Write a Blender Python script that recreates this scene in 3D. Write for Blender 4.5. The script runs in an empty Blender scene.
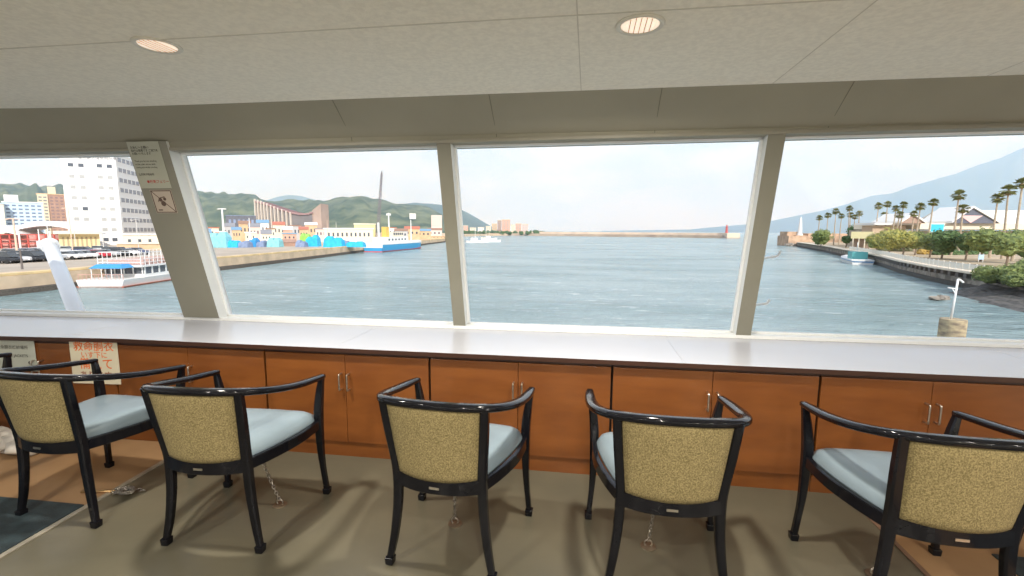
import bpy, math, random
from mathutils import Vector, Matrix, noise
random.seed(7)
S = bpy.context.scene
COL = S.collection
PI = math.pi
def D2R(a): return a * PI / 180

# ---------------------------------------------------------------- camera
CF = Vector((-0.15876, 0.97957, -0.12322))
CR = Vector((0.98707, 0.16025, 0.00539))
FPX = 464.57
CF.normalize(); CR = (CR - CF * CR.dot(CF)).normalized(); CU = CR.cross(CF).normalized()
CP = Vector((0, 0, 1.5))
cam = bpy.data.cameras.new('camera'); camo = bpy.data.objects.new('camera', cam); COL.objects.link(camo)
cam.sensor_fit = 'HORIZONTAL'; cam.sensor_width = 36; cam.lens = FPX / 1024 * 36
cam.clip_start = 0.05; cam.clip_end = 30000
m = Matrix((CR, CU, -CF)).transposed().to_4x4(); m.translation = CP; camo.matrix_world = m
S.camera = camo
# ---------------------------------------------------------------- view, world, sun
S.view_settings.view_transform = 'Standard'; S.view_settings.look = 'None'
S.view_settings.gamma = 1; S.view_settings.use_curve_mapping = False
S.view_settings.exposure = 0.0
LAMP_W = 44.0
SKY = 1.15
HAZE = 0.00026
S.cycles.volume_bounces = 5
S.cycles.max_bounces = 12
wd = bpy.data.worlds.new('sky'); S.world = wd; wd.use_nodes = True
nt = wd.node_tree; N = nt.nodes; L = nt.links; N.clear()
wo = N.new('ShaderNodeOutputWorld'); bg = N.new('ShaderNodeBackground'); L.new(bg.outputs[0], wo.inputs[0])
tc = N.new('ShaderNodeTexCoord'); sx = N.new('ShaderNodeSeparateXYZ'); L.new(tc.outputs['Generated'], sx.inputs[0])
gr = N.new('ShaderNodeValToRGB'); L.new(sx.outputs[2], gr.inputs[0])
e = gr.color_ramp.elements
e[0].position = 0.0; e[0].color = (0.84, 0.89, 0.99, 1); e[1].position = 1.0; e[1].color = (0.62, 0.76, 0.98, 1)
k = gr.color_ramp.elements.new(0.18); k.color = (0.68, 0.77, 0.95, 1)
k = gr.color_ramp.elements.new(0.35); k.color = (0.62, 0.72, 0.93, 1)
mp = N.new('ShaderNodeMapping'); L.new(tc.outputs['Generated'], mp.inputs[0]); mp.inputs['Scale'].default_value = (2.2, 2.2, 7.0)
mp.inputs['Location'].default_value = (3.1, 1.7, 0.4)
nz = N.new('ShaderNodeTexNoise'); L.new(mp.outputs[0], nz.inputs[0]); nz.inputs['Scale'].default_value = 1.6; nz.inputs['Detail'].default_value = 6; nz.inputs['Roughness'].default_value = 0.55
cr = N.new('ShaderNodeValToRGB'); L.new(nz.outputs[0], cr.inputs[0]); cr.color_ramp.elements[0].position = 0.44; cr.color_ramp.elements[1].position = 0.64
mx = N.new('ShaderNodeMix'); mx.data_type = 'RGBA'; L.new(cr.outputs[0], mx.inputs[0]); L.new(gr.outputs[0], mx.inputs[6]); mx.inputs[7].default_value = (0.96, 0.95, 0.97, 1)
L.new(mx.outputs[2], bg.inputs[0]); bg.inputs[1].default_value = SKY
sun = bpy.data.lights.new('sun', 'SUN'); sun.energy = 4.4; sun.angle = 0.02; sun.color = (1.0, 0.94, 0.85)
suno = bpy.data.objects.new('sun', sun); COL.objects.link(suno)
suno.rotation_euler = Vector((0.45, -0.75, 0.56)).to_track_quat('Z', 'Y').to_euler()

# ---------------------------------------------------------------- materials
MATS = {}
def mat(name, col, rough=0.6, metal=0.0, var=0.0, scale=5.0, bump=0.0, bscale=None, coat=0.0, spec=None, emit=0.0, col2=None, stretch=(1, 1, 1), detail=4):
    if name in MATS: return MATS[name]
    M = bpy.data.materials.new(name); M.use_nodes = True
    nt = M.node_tree; N = nt.nodes; L = nt.links
    b = N['Principled BSDF']; b.inputs['Base Color'].default_value = (*col, 1)
    b.inputs['Roughness'].default_value = rough; b.inputs['Metallic'].default_value = metal
    b.inputs['Coat Weight'].default_value = coat
    if spec is not None: b.inputs['Specular IOR Level'].default_value = spec
    tc = N.new('ShaderNodeTexCoord'); mp = N.new('ShaderNodeMapping'); L.new(tc.outputs['Object'], mp.inputs[0]); mp.inputs['Scale'].default_value = stretch
    nz = N.new('ShaderNodeTexNoise'); L.new(mp.outputs[0], nz.inputs[0]); nz.inputs['Scale'].default_value = scale; nz.inputs['Detail'].default_value = detail
    c2 = col2 if col2 else tuple(max(0, c * (1 - var)) for c in col)
    c1 = col if col2 else tuple(min(1, c * (1 + var)) for c in col)
    r = N.new('ShaderNodeValToRGB'); L.new(nz.outputs[0], r.inputs[0])
    r.color_ramp.elements[0].position = 0.36; r.color_ramp.elements[1].position = 0.64
    r.color_ramp.elements[0].color = (*c2, 1); r.color_ramp.elements[1].color = (*c1, 1)
    L.new(r.outputs[0], b.inputs['Base Color'])
    if bump > 0:
        n2 = N.new('ShaderNodeTexNoise'); L.new(mp.outputs[0], n2.inputs[0]); n2.inputs['Scale'].default_value = bscale or scale; n2.inputs['Detail'].default_value = 3
        bp = N.new('ShaderNodeBump'); L.new(n2.outputs[0], bp.inputs['Height']); bp.inputs['Strength'].default_value = bump; bp.inputs['Distance'].default_value = 0.01 if (bscale or scale) > 3 else 0.3
        L.new(bp.outputs[0], b.inputs['Normal'])
    if emit > 0:
        b.inputs['Emission Color'].default_value = (*col, 1); b.inputs['Emission Strength'].default_value = emit
    MATS[name] = M
    return M
lacquer = mat('black_lacquer', (0.006, 0.006, 0.008), 0.10, var=0.2, coat=0.0, spec=0.25)
fabric = mat('tan_fabric', (0.33, 0.262, 0.12), 0.9, col2=(0.15, 0.115, 0.045), scale=210, bump=0.3, bscale=400, detail=2, stretch=(1, 1, .8))
vinyl = mat('blue_grey_vinyl', (0.20, 0.255, 0.29), 0.36, var=0.05, scale=6, bump=0.05, bscale=200)
wood = mat('cherry_veneer', (0.215, 0.070, 0.014), 0.36, col2=(0.17, 0.052, 0.010), scale=3, stretch=(1, 1, 4), detail=6)
wood_edge = mat('veneer_edge_shadow', (0.045, 0.016, 0.008), 0.45, var=0.1)  # brown edge, darkened to hold the thin shadow line along the counter
seam_dark = mat('dark_gap', (0.01, 0.006, 0.004), 0.9, var=0.1)
counter_m = mat('white_laminate', (0.50, 0.505, 0.545), 0.2, var=0.015, scale=2)
metal = mat('brushed_steel', (0.62, 0.58, 0.52), 0.3, 1.0, var=0.05, scale=40)
chain_m = mat('chain_steel', (0.38, 0.35, 0.31), 0.3, 1.0, var=0.2, scale=60)
paper = mat('paper', (0.66, 0.60, 0.45), 0.7, var=0.04)
paper_g = mat('grey_paper', (0.50, 0.52, 0.45), 0.6, var=0.05)
orange = mat('orange_ink', (0.75, 0.16, 0.03), 0.7, var=0.05)
ink = mat('dark_ink', (0.04, 0.035, 0.03), 0.7, var=0.05)
red_ink = mat('red_ink', (0.45, 0.05, 0.04), 0.7, var=0.05)
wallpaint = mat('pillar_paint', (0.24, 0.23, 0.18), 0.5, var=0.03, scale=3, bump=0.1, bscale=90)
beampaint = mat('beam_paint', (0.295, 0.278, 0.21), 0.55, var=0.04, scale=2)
framew = mat('white_frame', (0.80, 0.81, 0.80), 0.4, var=0.02)
rubber = mat('window_gasket', (0.05, 0.05, 0.045), 0.6, var=0.1)

def ceiling_mat():
    M = mat('ceiling_panel', (0.88, 0.84, 0.73), 0.8, var=0.05, scale=45, bump=0.25, bscale=120)
    nt = M.node_tree; N = nt.nodes; L = nt.links; b = N['Principled BSDF']
    return M
ceil_m = ceiling_mat()
floor_m = mat('floor_vinyl', (0.118, 0.106, 0.072), 0.33, col2=(0.092, 0.085, 0.06), scale=1.7, bump=0.08, bscale=14, detail=8)
tan_m = mat('tan_floor_sheet', (0.33, 0.20, 0.10), 0.5, col2=(0.28, 0.165, 0.08), scale=3.0, bump=0.05, bscale=20)
mat_dark = mat('dark_mat_rubber', (0.022, 0.036, 0.042), 0.55, var=0.35, scale=12, bump=0.3, bscale=150)
strip_m = mat('floor_strip', (0.34, 0.31, 0.25), 0.35, var=0.15, scale=20, metal=0.3)

def glass_mat():
    M = bpy.data.materials.new('window_glass'); M.use_nodes = True
    nt = M.node_tree; N = nt.nodes; L = nt.links; N.clear()
    o = N.new('ShaderNodeOutputMaterial'); t = N.new('ShaderNodeBsdfTransparent'); t.inputs[0].default_value = (0.985, 0.985, 0.99, 1)
    g = N.new('ShaderNodeBsdfGlossy'); g.inputs['Roughness'].default_value = 0.02
    fr = N.new('ShaderNodeFresnel'); fr.inputs[0].default_value = 1.45
    mul = N.new('ShaderNodeMath'); mul.operation = 'MULTIPLY'; mul.inputs[1].default_value = 0.55; L.new(fr.outputs[0], mul.inputs[0])
    mx = N.new('ShaderNodeMixShader'); L.new(mul.outputs[0], mx.inputs[0]); L.new(t.outputs[0], mx.inputs[1]); L.new(g.outputs[0], mx.inputs[2])
    L.new(mx.outputs[0], o.inputs[0]); return M
glass = glass_mat()

# ---------------------------------------------------------------- mesh helpers
class MB:
    def __init__(s): s.v = []; s.f = []
    def add(s, vs, fs):
        o = len(s.v); s.v += [tuple(v) for v in vs]; s.f += [tuple(i + o for i in f) for f in fs]; return s
    def box(s, x0, x1, y0, y1, z0, z1, M=None):
        vs = [(x, y, z) for x in (x0, x1) for y in (y0, y1) for z in (z0, z1)]
        if M is not None: vs = [M @ Vector(v) for v in vs]
        return s.add(vs, [(0, 1, 3, 2), (4, 6, 7, 5), (0, 4, 5, 1), (2, 3, 7, 6), (0, 2, 6, 4), (1, 5, 7, 3)])
    def prism(s, poly, z0, z1):            # poly in xy, ccw
        n = len(poly); vs = [(x, y, z0) for x, y in poly] + [(x, y, z1) for x, y in poly]
        return s.add(vs, [tuple(range(n - 1, -1, -1)), tuple(range(n, 2 * n))] + [(i, (i + 1) % n, n + (i + 1) % n, n + i) for i in range(n)])
    def hexa(s, q):                       # 8 points: bottom 4, top 4
        return s.add(q, [(3, 2, 1, 0), (4, 5, 6, 7), (0, 1, 5, 4), (1, 2, 6, 5), (2, 3, 7, 6), (3, 0, 4, 7)])
    def sweep(s, path, w, h, up=(0, 0, 1), ch=0.25):   # chamfered rectangular bar along path; w, h numbers or lists
        P = [Vector(p) for p in path]; n = len(P); up = Vector(up); rings = []
        for i, p in enumerate(P):
            t = (P[min(i + 1, n - 1)] - P[max(i - 1, 0)]).normalized()
            a = t.cross(up)
            if a.length < 1e-4: a = Vector((1, 0, 0))
            a.normalize(); b = a.cross(t).normalized()
            W = (w[i] if isinstance(w, (list, tuple)) else w) / 2; H = (h[i] if isinstance(h, (list, tuple)) else h) / 2
            c = ch * min(W, H) * 1.2
            rings.append([p + a * x + b * y for x, y in ((W, -H + c), (W, H - c), (W - c, H), (-W + c, H), (-W, H - c), (-W, -H + c), (-W + c, -H), (W - c, -H))])
        vs = [v for r in rings for v in r]; fs = []
        for i in range(n - 1):
            for k in range(8): fs.append((i * 8 + k, i * 8 + (k + 1) % 8, (i + 1) * 8 + (k + 1) % 8, (i + 1) * 8 + k))
        fs.append(tuple(range(7, -1, -1))); fs.append(tuple((n - 1) * 8 + k for k in range(8)))
        return s.add(vs, fs)
    def tube(s, path, r, seg=8, closed=False):
        P = [Vector(p) for p in path]; n = len(P); vs = []; fs = []; ref = None
        for i, p in enumerate(P):
            if closed: t = (P[(i + 1) % n] - P[i - 1]).normalized()
            else: t = (P[min(i + 1, n - 1)] - P[max(i - 1, 0)]).normalized()
            if ref is None: ref = Vector((0, 0, 1)) if abs(t.z) < 0.9 else Vector((1, 0, 0))
            a = t.cross(ref)
            if a.length < 1e-5: a = t.orthogonal()
            a.normalize(); b = a.cross(t).normalized(); ref = b
            R = r[i] if isinstance(r, (list, tuple)) else r
            vs += [p + (a * math.cos(2 * PI * k / seg) + b * math.sin(2 * PI * k / seg)) * R for k in range(seg)]
        for i in range(n if closed else n - 1):
            j = (i + 1) % n
            for k in range(seg): fs.append((i * seg + k, i * seg + (k + 1) % seg, j * seg + (k + 1) % seg, j * seg + k))
        if not closed: fs.append(tuple(range(seg - 1, -1, -1))); fs.append(tuple((n - 1) * seg + k for k in range(seg)))
        return s.add(vs, fs)
    def lathe(s, prof, cx=0, cy=0, seg=24, M=None):
        vs = []; fs = []; n = len(prof)
        for r, z in prof:
            for k in range(seg): vs.append((cx + r * math.cos(2 * PI * k / seg), cy + r * math.sin(2 * PI * k / seg), z))
        for i in range(n - 1):
            for k in range(seg): fs.append((i * seg + k, i * seg + (k + 1) % seg, (i + 1) * seg + (k + 1) % seg, (i + 1) * seg + k))
        fs.append(tuple(range(seg - 1, -1, -1))); fs.append(tuple((n - 1) * seg + k for k in range(seg)))
        if M is not None: vs = [M @ Vector(v) for v in vs]
        return s.add(vs, fs)
    def blob(s, c, r, amp=0.25, freq=1.5, nu=10, nv=7, sq=1.0):
        c = Vector(c); vs = []; fs = []
        off = Vector((random.random() * 50, random.random() * 50, 0))
        for j in range(nv + 1):
            th = PI * j / nv
            for i in range(nu):
                ph = 2 * PI * i / nu + (j % 2) * PI / nu
                d = Vector((math.sin(th) * math.cos(ph), math.sin(th) * math.sin(ph), math.cos(th)))
                k = 1 + amp * noise.noise(d * freq + off) * 1.6
                vs.append(c + Vector((d.x * r * k, d.y * r * k, d.z * r * k * sq)))
        for j in range(nv):
            for i in range(nu): fs.append((j * nu + i, (j + 1) * nu + i, (j + 1) * nu + (i + 1) % nu, j * nu + (i + 1) % nu))
        return s.add(vs, fs)
    def build(s, name, m, parent=None, smooth=False, loc=None, rz=0, bevel=0):
        me = bpy.data.meshes.new(name); me.from_pydata(s.v, [], s.f); me.validate()
        me.materials.append(m)
        if smooth:
            for p in me.polygons: p.use_smooth = True
        o = bpy.data.objects.new(name, me); COL.objects.link(o)
        if parent: o.parent = parent
        if loc is not None: o.location = loc
        if rz: o.rotation_euler.z = rz
        if bevel:
            b = o.modifiers.new('bevel', 'BEVEL'); b.width = bevel; b.segments = 2; b.limit_method = 'ANGLE'
        return o
def fixn(o):
    import bmesh
    bm = bmesh.new(); bm.from_mesh(o.data); bmesh.ops.recalc_face_normals(bm, faces=bm.faces); bm.to_mesh(o.data); bm.free(); return o
def cat_rom(pts, n=6):
    P = [Vector(p) for p in pts]; P = [2 * P[0] - P[1]] + P + [2 * P[-1] - P[-2]]; out = []
    for i in range(1, len(P) - 2):
        for k in range(n):
            t = k / n; a, b, c, d = P[i - 1:i + 3]
            out.append(0.5 * ((2 * b) + (c - a) * t + (2 * a - 5 * b + 4 * c - d) * t * t + (3 * b - a - 3 * c + d) * t ** 3))
    out.append(P[-2]); return out
def tag(o, label, cat, group=None, kind=None):
    o['label'] = label; o['category'] = cat
    if group: o['group'] = group
    if kind: o['kind'] = kind
    return o
def thing(name, label, cat, loc=(0, 0, 0), rz=0, group=None):
    o = bpy.data.objects.new(name, None); COL.objects.link(o); o.location = loc; o.rotation_euler.z = rz
    o.empty_display_size = 0.1
    return tag(o, label, cat, group)
def struct(o): o['kind'] = 'structure'; return o
CHILDREN = {}
def copy_tree(o, parent=None):
    c = o.copy(); COL.objects.link(c)
    if parent: c.parent = parent
    for ch in [x for x in bpy.data.objects if x.parent == o]: copy_tree(ch, c)
    return c
def text(body, size, m, parent, M, name='lettering', align='CENTER', ext=0.0):
    cu = bpy.data.curves.new(name, 'FONT'); cu.body = body; cu.size = size; cu.align_x = align; cu.align_y = 'CENTER'; cu.extrude = ext; cu.offset = size * .012
    tmp = bpy.data.objects.new(name, cu); COL.objects.link(tmp); bpy.context.view_layer.update()
    me = bpy.data.meshes.new_from_object(tmp.evaluated_get(bpy.context.evaluated_depsgraph_get()))
    bpy.data.objects.remove(tmp); me.materials.clear(); me.materials.append(m)
    o = bpy.data.objects.new(name, me); COL.objects.link(o)
    if parent: o.parent = parent
    o.matrix_local = M; return o
# world point on the line of sight through a pixel of the photograph: at height z, or at forward depth d
def ray(px, py): return CF + CR * ((px - 512) / FPX) + CU * ((288 - py) / FPX)
def GZ(px, py, z):
    d = ray(px, py); return CP + d * ((z - CP.z) / d.z)
def GD(px, py, dep): return CP + ray(px, py) * dep

# ================================================================ SHIP'S LOUNGE: shell
CEIL = 2.30
XL, XR, YB = -5.9, 4.8, -5.0
LEAN = -0.27
def sill_y(x): return 3.425 + 0.026 * x if x > -3.13 else 3.3436 + 0.075 * (x + 3.13)
def front_y(x): return 2.742 + 0.0195 * x if x > -3.13 else 2.681 + 0.095 * (x + 3.13)
def ceil_y(x): return 2.822 + 0.020 * x if x > -3.05 else 2.761 + 0.10 * (x + 3.05)
def wp(x, z, w=0.0):                      # point on the raked window plane, w metres outward
    return Vector((x, sill_y(x) + LEAN * (z - 0.75) + w, z + LEAN * -w * 0.0))
Z0 = 0.772
def zt(x): return 2.053 + 0.006 * (x + 3)      # head of the windows rises slightly to the right
BEND = -3.13
b = MB().box(XL - 0.1, XR + 0.1, YB - 0.1, 3.6, -0.08, 0.0)
fl = struct(b.build('floor', floor_m))
b = MB()
b.prism([(XL - .1, YB - .1), (XR + .1, YB - .1), (XR + .1, ceil_y(XR + .1) + .25), (BEND, ceil_y(BEND) + .25), (XL - .1, ceil_y(XL - .1) + .25)], CEIL, CEIL + 0.08)
cl = struct(b.build('ceiling', ceil_m))
# panel joints of the ceiling as thin battens pressed flush
seam_m = mat('ceiling_joint', (0.66, 0.62, 0.52), 0.8, var=0.05)
b = MB()
for i in range(-6, 6):
    x = -0.06 + 1.03 * i
    if -.5 < x < XR: b.box(x - .0025, x + .0025, YB, ceil_y(x) - 0.002, CEIL - 0.0012, CEIL + .004)
struct(b.build('trim_ceiling_joints', seam_m))
b = MB()
for y, s_ in ((1.865, 0.02), (-0.2, 0), (-2.3, 0)):
    b.hexa([(XL, y + s_ * XL - .004, CEIL - .0015), (XR, y + s_ * XR - .004, CEIL - .0015), (XR, y + s_ * XR + .004, CEIL - .0015), (XL, y + s_ * XL + .004, CEIL - .0015),
            (XL, y + s_ * XL - .004, CEIL + .004), (XR, y + s_ * XR - .004, CEIL + .004), (XR, y + s_ * XR + .004, CEIL + .004), (XL, y + s_ * XL + .004, CEIL + .004)])
struct(b.build('trim_ceiling_long_joints', seam_m))
# beam above the windows
b = MB()
xs = [XL, -5.0, -4.0, BEND] + [BEND + (XR - BEND) * k / 12 for k in range(1, 13)]
for a, c in [(k, k + 1) for k in range(len(xs) - 1)]:
    xa, xc = xs[a], xs[c]
    def sec(x):
        p0 = wp(x, zt(x)); p1 = wp(x, 2.115)
        return [p0, p1, Vector((x, ceil_y(x), CEIL)), Vector((x, sill_y(x) + .25, CEIL)), Vector((x, p0.y + .22, zt(x)))]
    A, B = sec(xa), sec(xc)
    b.add(A + B, [(0, 1, 6, 5), (1, 2, 7, 6), (2, 3, 8, 7), (3, 4, 9, 8), (4, 0, 5, 9), (4, 3, 2, 1, 0), (5, 6, 7, 8, 9)])
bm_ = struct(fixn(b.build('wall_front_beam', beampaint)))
b = MB()
for i in range(-2, 4):
    x = 0.39 + 0.99 * i
    if abs(x - BEND) < .3: continue
    p1 = wp(x, 2.12, -.001); p2 = Vector((x, ceil_y(x) - .001, CEIL - .002))
    b.sweep([wp(x, zt(x) + .03, -.001), p1, p2], .004, .003, up=(0, 1, 0))
struct(b.build('trim_beam_joints', mat('beam_joint', (.16, .15, .11), .7, var=.05)))
b = MB()
for xa, xc in ((XL, BEND), (BEND, XR)):
    b.sweep([wp(xa, zt(xa) + .012, -.006), wp(xc, zt(xc) + .012, -.006)], .02, .022, up=(0, 0, 1))
struct(b.build('trim_window_head', mat('head_trim', (0.30, 0.28, 0.22), 0.5, var=0.05)))
# lower wall behind the cabinets, and the white sill
b = MB()
for xa, xc in ((XL, BEND), (BEND, XR)):
    b.hexa([(xa, sill_y(xa) + .01, 0), (xc, sill_y(xc) + .01, 0), (xc, sill_y(xc) + .2, 0), (xa, sill_y(xa) + .2, 0),
            (xa, sill_y(xa) + .01, Z0 - .01), (xc, sill_y(xc) + .01, Z0 - .01), (xc, sill_y(xc) + .2, Z0 - .01), (xa, sill_y(xa) + .2, Z0 - .01)])
struct(fixn(b.build('wall_front', wallpaint)))
b = MB()
for xa, xc in ((XL, BEND), (BEND, XR)):
    b.hexa([(xa, sill_y(xa) - .012, .7485), (xc, sill_y(xc) - .012, .7485), (xc, sill_y(xc) + .16, .7485), (xa, sill_y(xa) + .16, .7485),
            (xa, sill_y(xa) - .012, Z0), (xc, sill_y(xc) - .012, Z0), (xc, sill_y(xc) + .16, Z0), (xa, sill_y(xa) + .16, Z0)])
struct(fixn(b.build('trim_window_sill', framew)))
# raked pillars between the windows: dark inner face, lighter reveals
REV = 0.10
pillars = [(-3.29, -2.972, 'trim_corner_pillar', 0.13), (-1.003, -0.908, 'trim_mullion_1', REV), (1.052, 1.152, 'trim_mullion_2', REV), (3.12, 3.22, 'trim_mullion_3', REV), (-5.44, -5.30, 'trim_mullion_4', REV)]
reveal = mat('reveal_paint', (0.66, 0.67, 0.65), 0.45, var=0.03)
for xa, xb, nm, dp in pillars:
    b = MB(); ztop = 2.115 if 'corner' in nm else zt(xa)
    q = []
    ww = -.02 if 'corner' in nm else -.004
    for z in (Z0, ztop): q += [wp(xa, z, ww), wp(xb, z, ww), wp(xb, z, dp), wp(xa, z, dp)]
    b.hexa(q)
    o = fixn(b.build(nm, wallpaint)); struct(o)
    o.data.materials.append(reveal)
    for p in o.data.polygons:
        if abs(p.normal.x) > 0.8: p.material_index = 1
# windows: frame and pane each
openings = [(-5.30, -3.29), (-2.972, -1.003), (-0.908, 1.052), (1.152, 3.12), (3.22, 4.75)]
for i, (xa, xb) in enumerate(openings):
    dp = REV
    t = thing('window_%d' % (i + 1), 'window', 'window'); del t['category']; del t['label']; t['kind'] = 'structure'
    b = MB(); fw = 0.014
    za, zb = zt(xa), zt(xb)
    for (x0, x1, l0, l1, h0, h1) in ((xa, xb, Z0, Z0, Z0 + fw, Z0 + fw), (xa, xb, za - fw, zb - fw, za - .001, zb - .001), (xa, xa + fw, Z0, Z0, za - .001, za - .001), (xb - fw, xb, Z0, Z0, zb - .001, zb - .001)):
        b.hexa([wp(x0, l0, dp - .03), wp(x1, l1, dp - .03), wp(x1, l1, dp), wp(x0, l0, dp), wp(x0, h0, dp - .03), wp(x1, h1, dp - .03), wp(x1, h1, dp), wp(x0, h0, dp)])
    struct(fixn(b.build('window_frame', framew, t)))
    b = MB().add([wp(xa, Z0, dp - .012), wp(xb, Z0, dp - .012), wp(xb, zb, dp - .012), wp(xa, za, dp - .012)], [(0, 1, 2, 3)])
    struct(b.build('pane', glass, t))
# side and rear walls, with large windows behind the photographer
def wall_with_openings(name, P0, P1, ops, th=0.1):
    # wall from P0 to P1 (xy) with openings (u0,u1,z0,z1)
    d = Vector((P1[0] - P0[0], P1[1] - P0[1], 0)); Ln = d.length; d.normalize(); nrm = Vector((d.y, -d.x, 0)) * th
    b = MB()
    def blk(u0, u1, z0, z1):
        a = Vector((P0[0], P0[1], 0)) + d * u0; c = Vector((P0[0], P0[1], 0)) + d * u1
        q = [a, c, c + nrm, a + nrm]
        b.hexa([v + Vector((0, 0, z0)) for v in q] + [v + Vector((0, 0, z1)) for v in q])
    u = 0
    for (u0, u1, z0, z1) in ops:
        blk(u, u0, 0, CEIL); blk(u0, u1, 0, z0); blk(u0, u1, z1, CEIL); u = u1
    blk(u, Ln, 0, CEIL)
    return struct(fixn(b.build(name, mat('cabin_wall', (0.72, 0.68, 0.57), 0.6, var=0.03))))
wall_with_openings('wall_right', (XR, sill_y(XR) + .1), (XR, YB), [(1.2, 3.2, .8, 2.05), (3.4, 5.4, .8, 2.05), (5.6, 7.6, .8, 2.05)], -.1)
wall_with_openings('wall_left', (XL, YB), (XL, sill_y(XL) + .1), [(.6, 2.6, .8, 2.05), (2.8, 4.8, .8, 2.05), (5.0, 7.0, .8, 2.05)], -.1)
wall_with_openings('wall_rear', (XL, YB), (XR, YB), [(.8, 3.2, .8, 2.05), (3.5, 5.9, .05, 2.1), (6.3, 8.7, .8, 2.05)], .1)
# tan floor sheets beside the chairs, metal edge strips, dark mats
b = MB().prism([(XL + .02, 1.2), (-2.60, 1.2), (-2.695, 2.70), (-3.13, 2.68), (XL + .02, 2.42)], 0, .004)
struct(b.build('floor_left_sheet', tan_m))
b = MB().prism([(1.53, 0.6), (XR - .02, 0.6), (XR - .02, 2.8), (1.50, 2.76)], 0, .004)
struct(b.build('floor_right_sheet', tan_m))
b = MB().sweep([(-2.60, 1.25, .004), (-2.69, 2.66, .004)], .028, .008); struct(b.build('trim_floor_strip_left', strip_m))
b = MB().sweep([(1.53, 0.62, .004), (1.505, 2.72, .004)], .022, .008); struct(b.build('trim_floor_strip_right', mat('brown_strip', (0.15, 0.09, 0.06), 0.4, var=0.1)))
b = MB().prism([(-4.6, 0.9), (-2.592, 0.9), (-2.662, 1.955), (-4.6, 1.90)], .004, .012)
tag(b.build('floor_mat', mat_dark, bevel=.002), 'dark blue-green rubber floor mat under the leftmost full armchair', 'floor mat')
b = MB().prism([(1.93, 0.9), (3.6, 0.9), (3.6, 2.30), (1.90, 2.34)], .004, .012)
tag(b.build('floor_mat', mat_dark, bevel=.002), 'dark rubber floor mat at the right edge beside the tan floor', 'floor mat')

# ================================================================ cabinets and worktop
def strip_poly(x0, x1, ya, yb):            # polygon between two y(x) functions, following the bend
    xs = [x0] + ([BEND] if x0 < BEND < x1 else []) + [x1]
    return [(x, ya(x)) for x in xs] + [(x, yb(x)) for x in reversed(xs)]
ct = thing('countertop', 'long white laminate window counter running over the wooden cabinets', 'countertop', (0, 2.8, 0.73))
b = MB().prism([(x, y - 2.8) for x, y in strip_poly(XL + .01, XR - .01, lambda x: front_y(x) - .03, lambda x: sill_y(x) - .013)], 0.0, 0.018)
o = b.build('worktop', counter_m, ct, bevel=.002)
b = MB().prism([(x, y - 2.8) for x, y in strip_poly(XL + .01, XR - .01, lambda x: front_y(x) - .034, lambda x: front_y(x) - .030)], -0.010, 0.0165)
b.build('edge_band', wood_edge, ct)
for xj in (-3.6, -1.6, 0.565, 2.6):
    b = MB(); b.box(xj - .0015, xj + .0015, front_y(xj) - .03 - 2.8, sill_y(xj) - 2.8 - .014, 0.0176, 0.0186)
    b.build('joint_line', mat('joint_grey', (0.40, 0.40, 0.43), 0.5, var=0.05), ct)
edges = [-5.50, -4.37, -3.24, -2.10, -0.967, 0.162, 1.308, 2.44, 3.57, 4.75]
cab_labels = ['wooden cabinet under the counter at the far left end', 'wooden cabinet carrying the grey and the orange-lettered notices',
 'wooden cabinet behind the second armchair from the left', 'wooden cabinet with steel handles between second and third armchairs',
 'wooden cabinet behind the third armchair, handles beside its right arm', 'wooden cabinet behind the fourth armchair, handles by its right arm',
 'wooden cabinet behind the rightmost armchair with two long steel handles in view', 'wooden cabinet at the right edge beyond the rightmost armchair',
 'wooden cabinet at the far right end of the counter']
for i in range(len(edges) - 1):
    x0, x1 = edges[i], edges[i + 1]
    xm = (x0 + x1) / 2; y0 = front_y(x0); y1 = front_y(x1)
    ang = math.atan2(y1 - y0, x1 - x0); Wd = math.hypot(x1 - x0, y1 - y0) - .004
    ang = math.atan2(front_y(x1 - .02) - front_y(x0 + .02), x1 - x0 - .04)
    t = thing('storage_cabinet', cab_labels[i], 'cabinet', (xm, (y0 + y1) / 2 + .002, 0), ang, 'storage cabinets under the window counter')
    h = Wd / 2
    b = MB().box(-h, h, .022, .50, .10, .7185); b.build('cabinet_body', seam_dark, t)
    MB().box(-h, h, .012, .50, .0, .10).build('plinth', wood, t)
    MB().box(-h, h, .006, .022, .697, .7185).build('top_rail', wood_edge, t)
    for sgn in (-1, 1):
        a, c = (-h + .005, -.0015) if sgn < 0 else (.0015, h - .005)
        d = MB().box(a, c, 0, .021, .104, .694).build('door', wood, t, bevel=.0015)
        hx = sgn * .027
        hb = MB().tube(cat_rom([(hx, 0, .572), (hx, -.030, .572), (hx, -.035, .562), (hx, -.035, .52), (hx, -.035, .478), (hx, -.030, .468), (hx, 0, .468)], 3), .0055, 8)
        hb.build('handle', metal, d, smooth=True)
# notices on the cabinet front at left
def on_front(x, z, off=.004, tilt=0):      # matrix: local x along cabinet, local y up, facing the room
    a = math.atan2(front_y(x + .05) - front_y(x - .05), .1)
    M = Matrix.Translation((x, front_y(x) - off, z)) @ Matrix.Rotation(a, 4, 'Z') @ Matrix.Rotation(PI / 2, 4, 'X') @ Matrix.Rotation(tilt, 4, 'Z'); return M
def plate(name, w, h, m, M, label, cat, th=.002):
    b = MB().box(-w / 2, w / 2, -h / 2, h / 2, -th / 2, th / 2); o = b.build(name, m); o.matrix_world = M
    return tag(o, label, cat)
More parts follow.
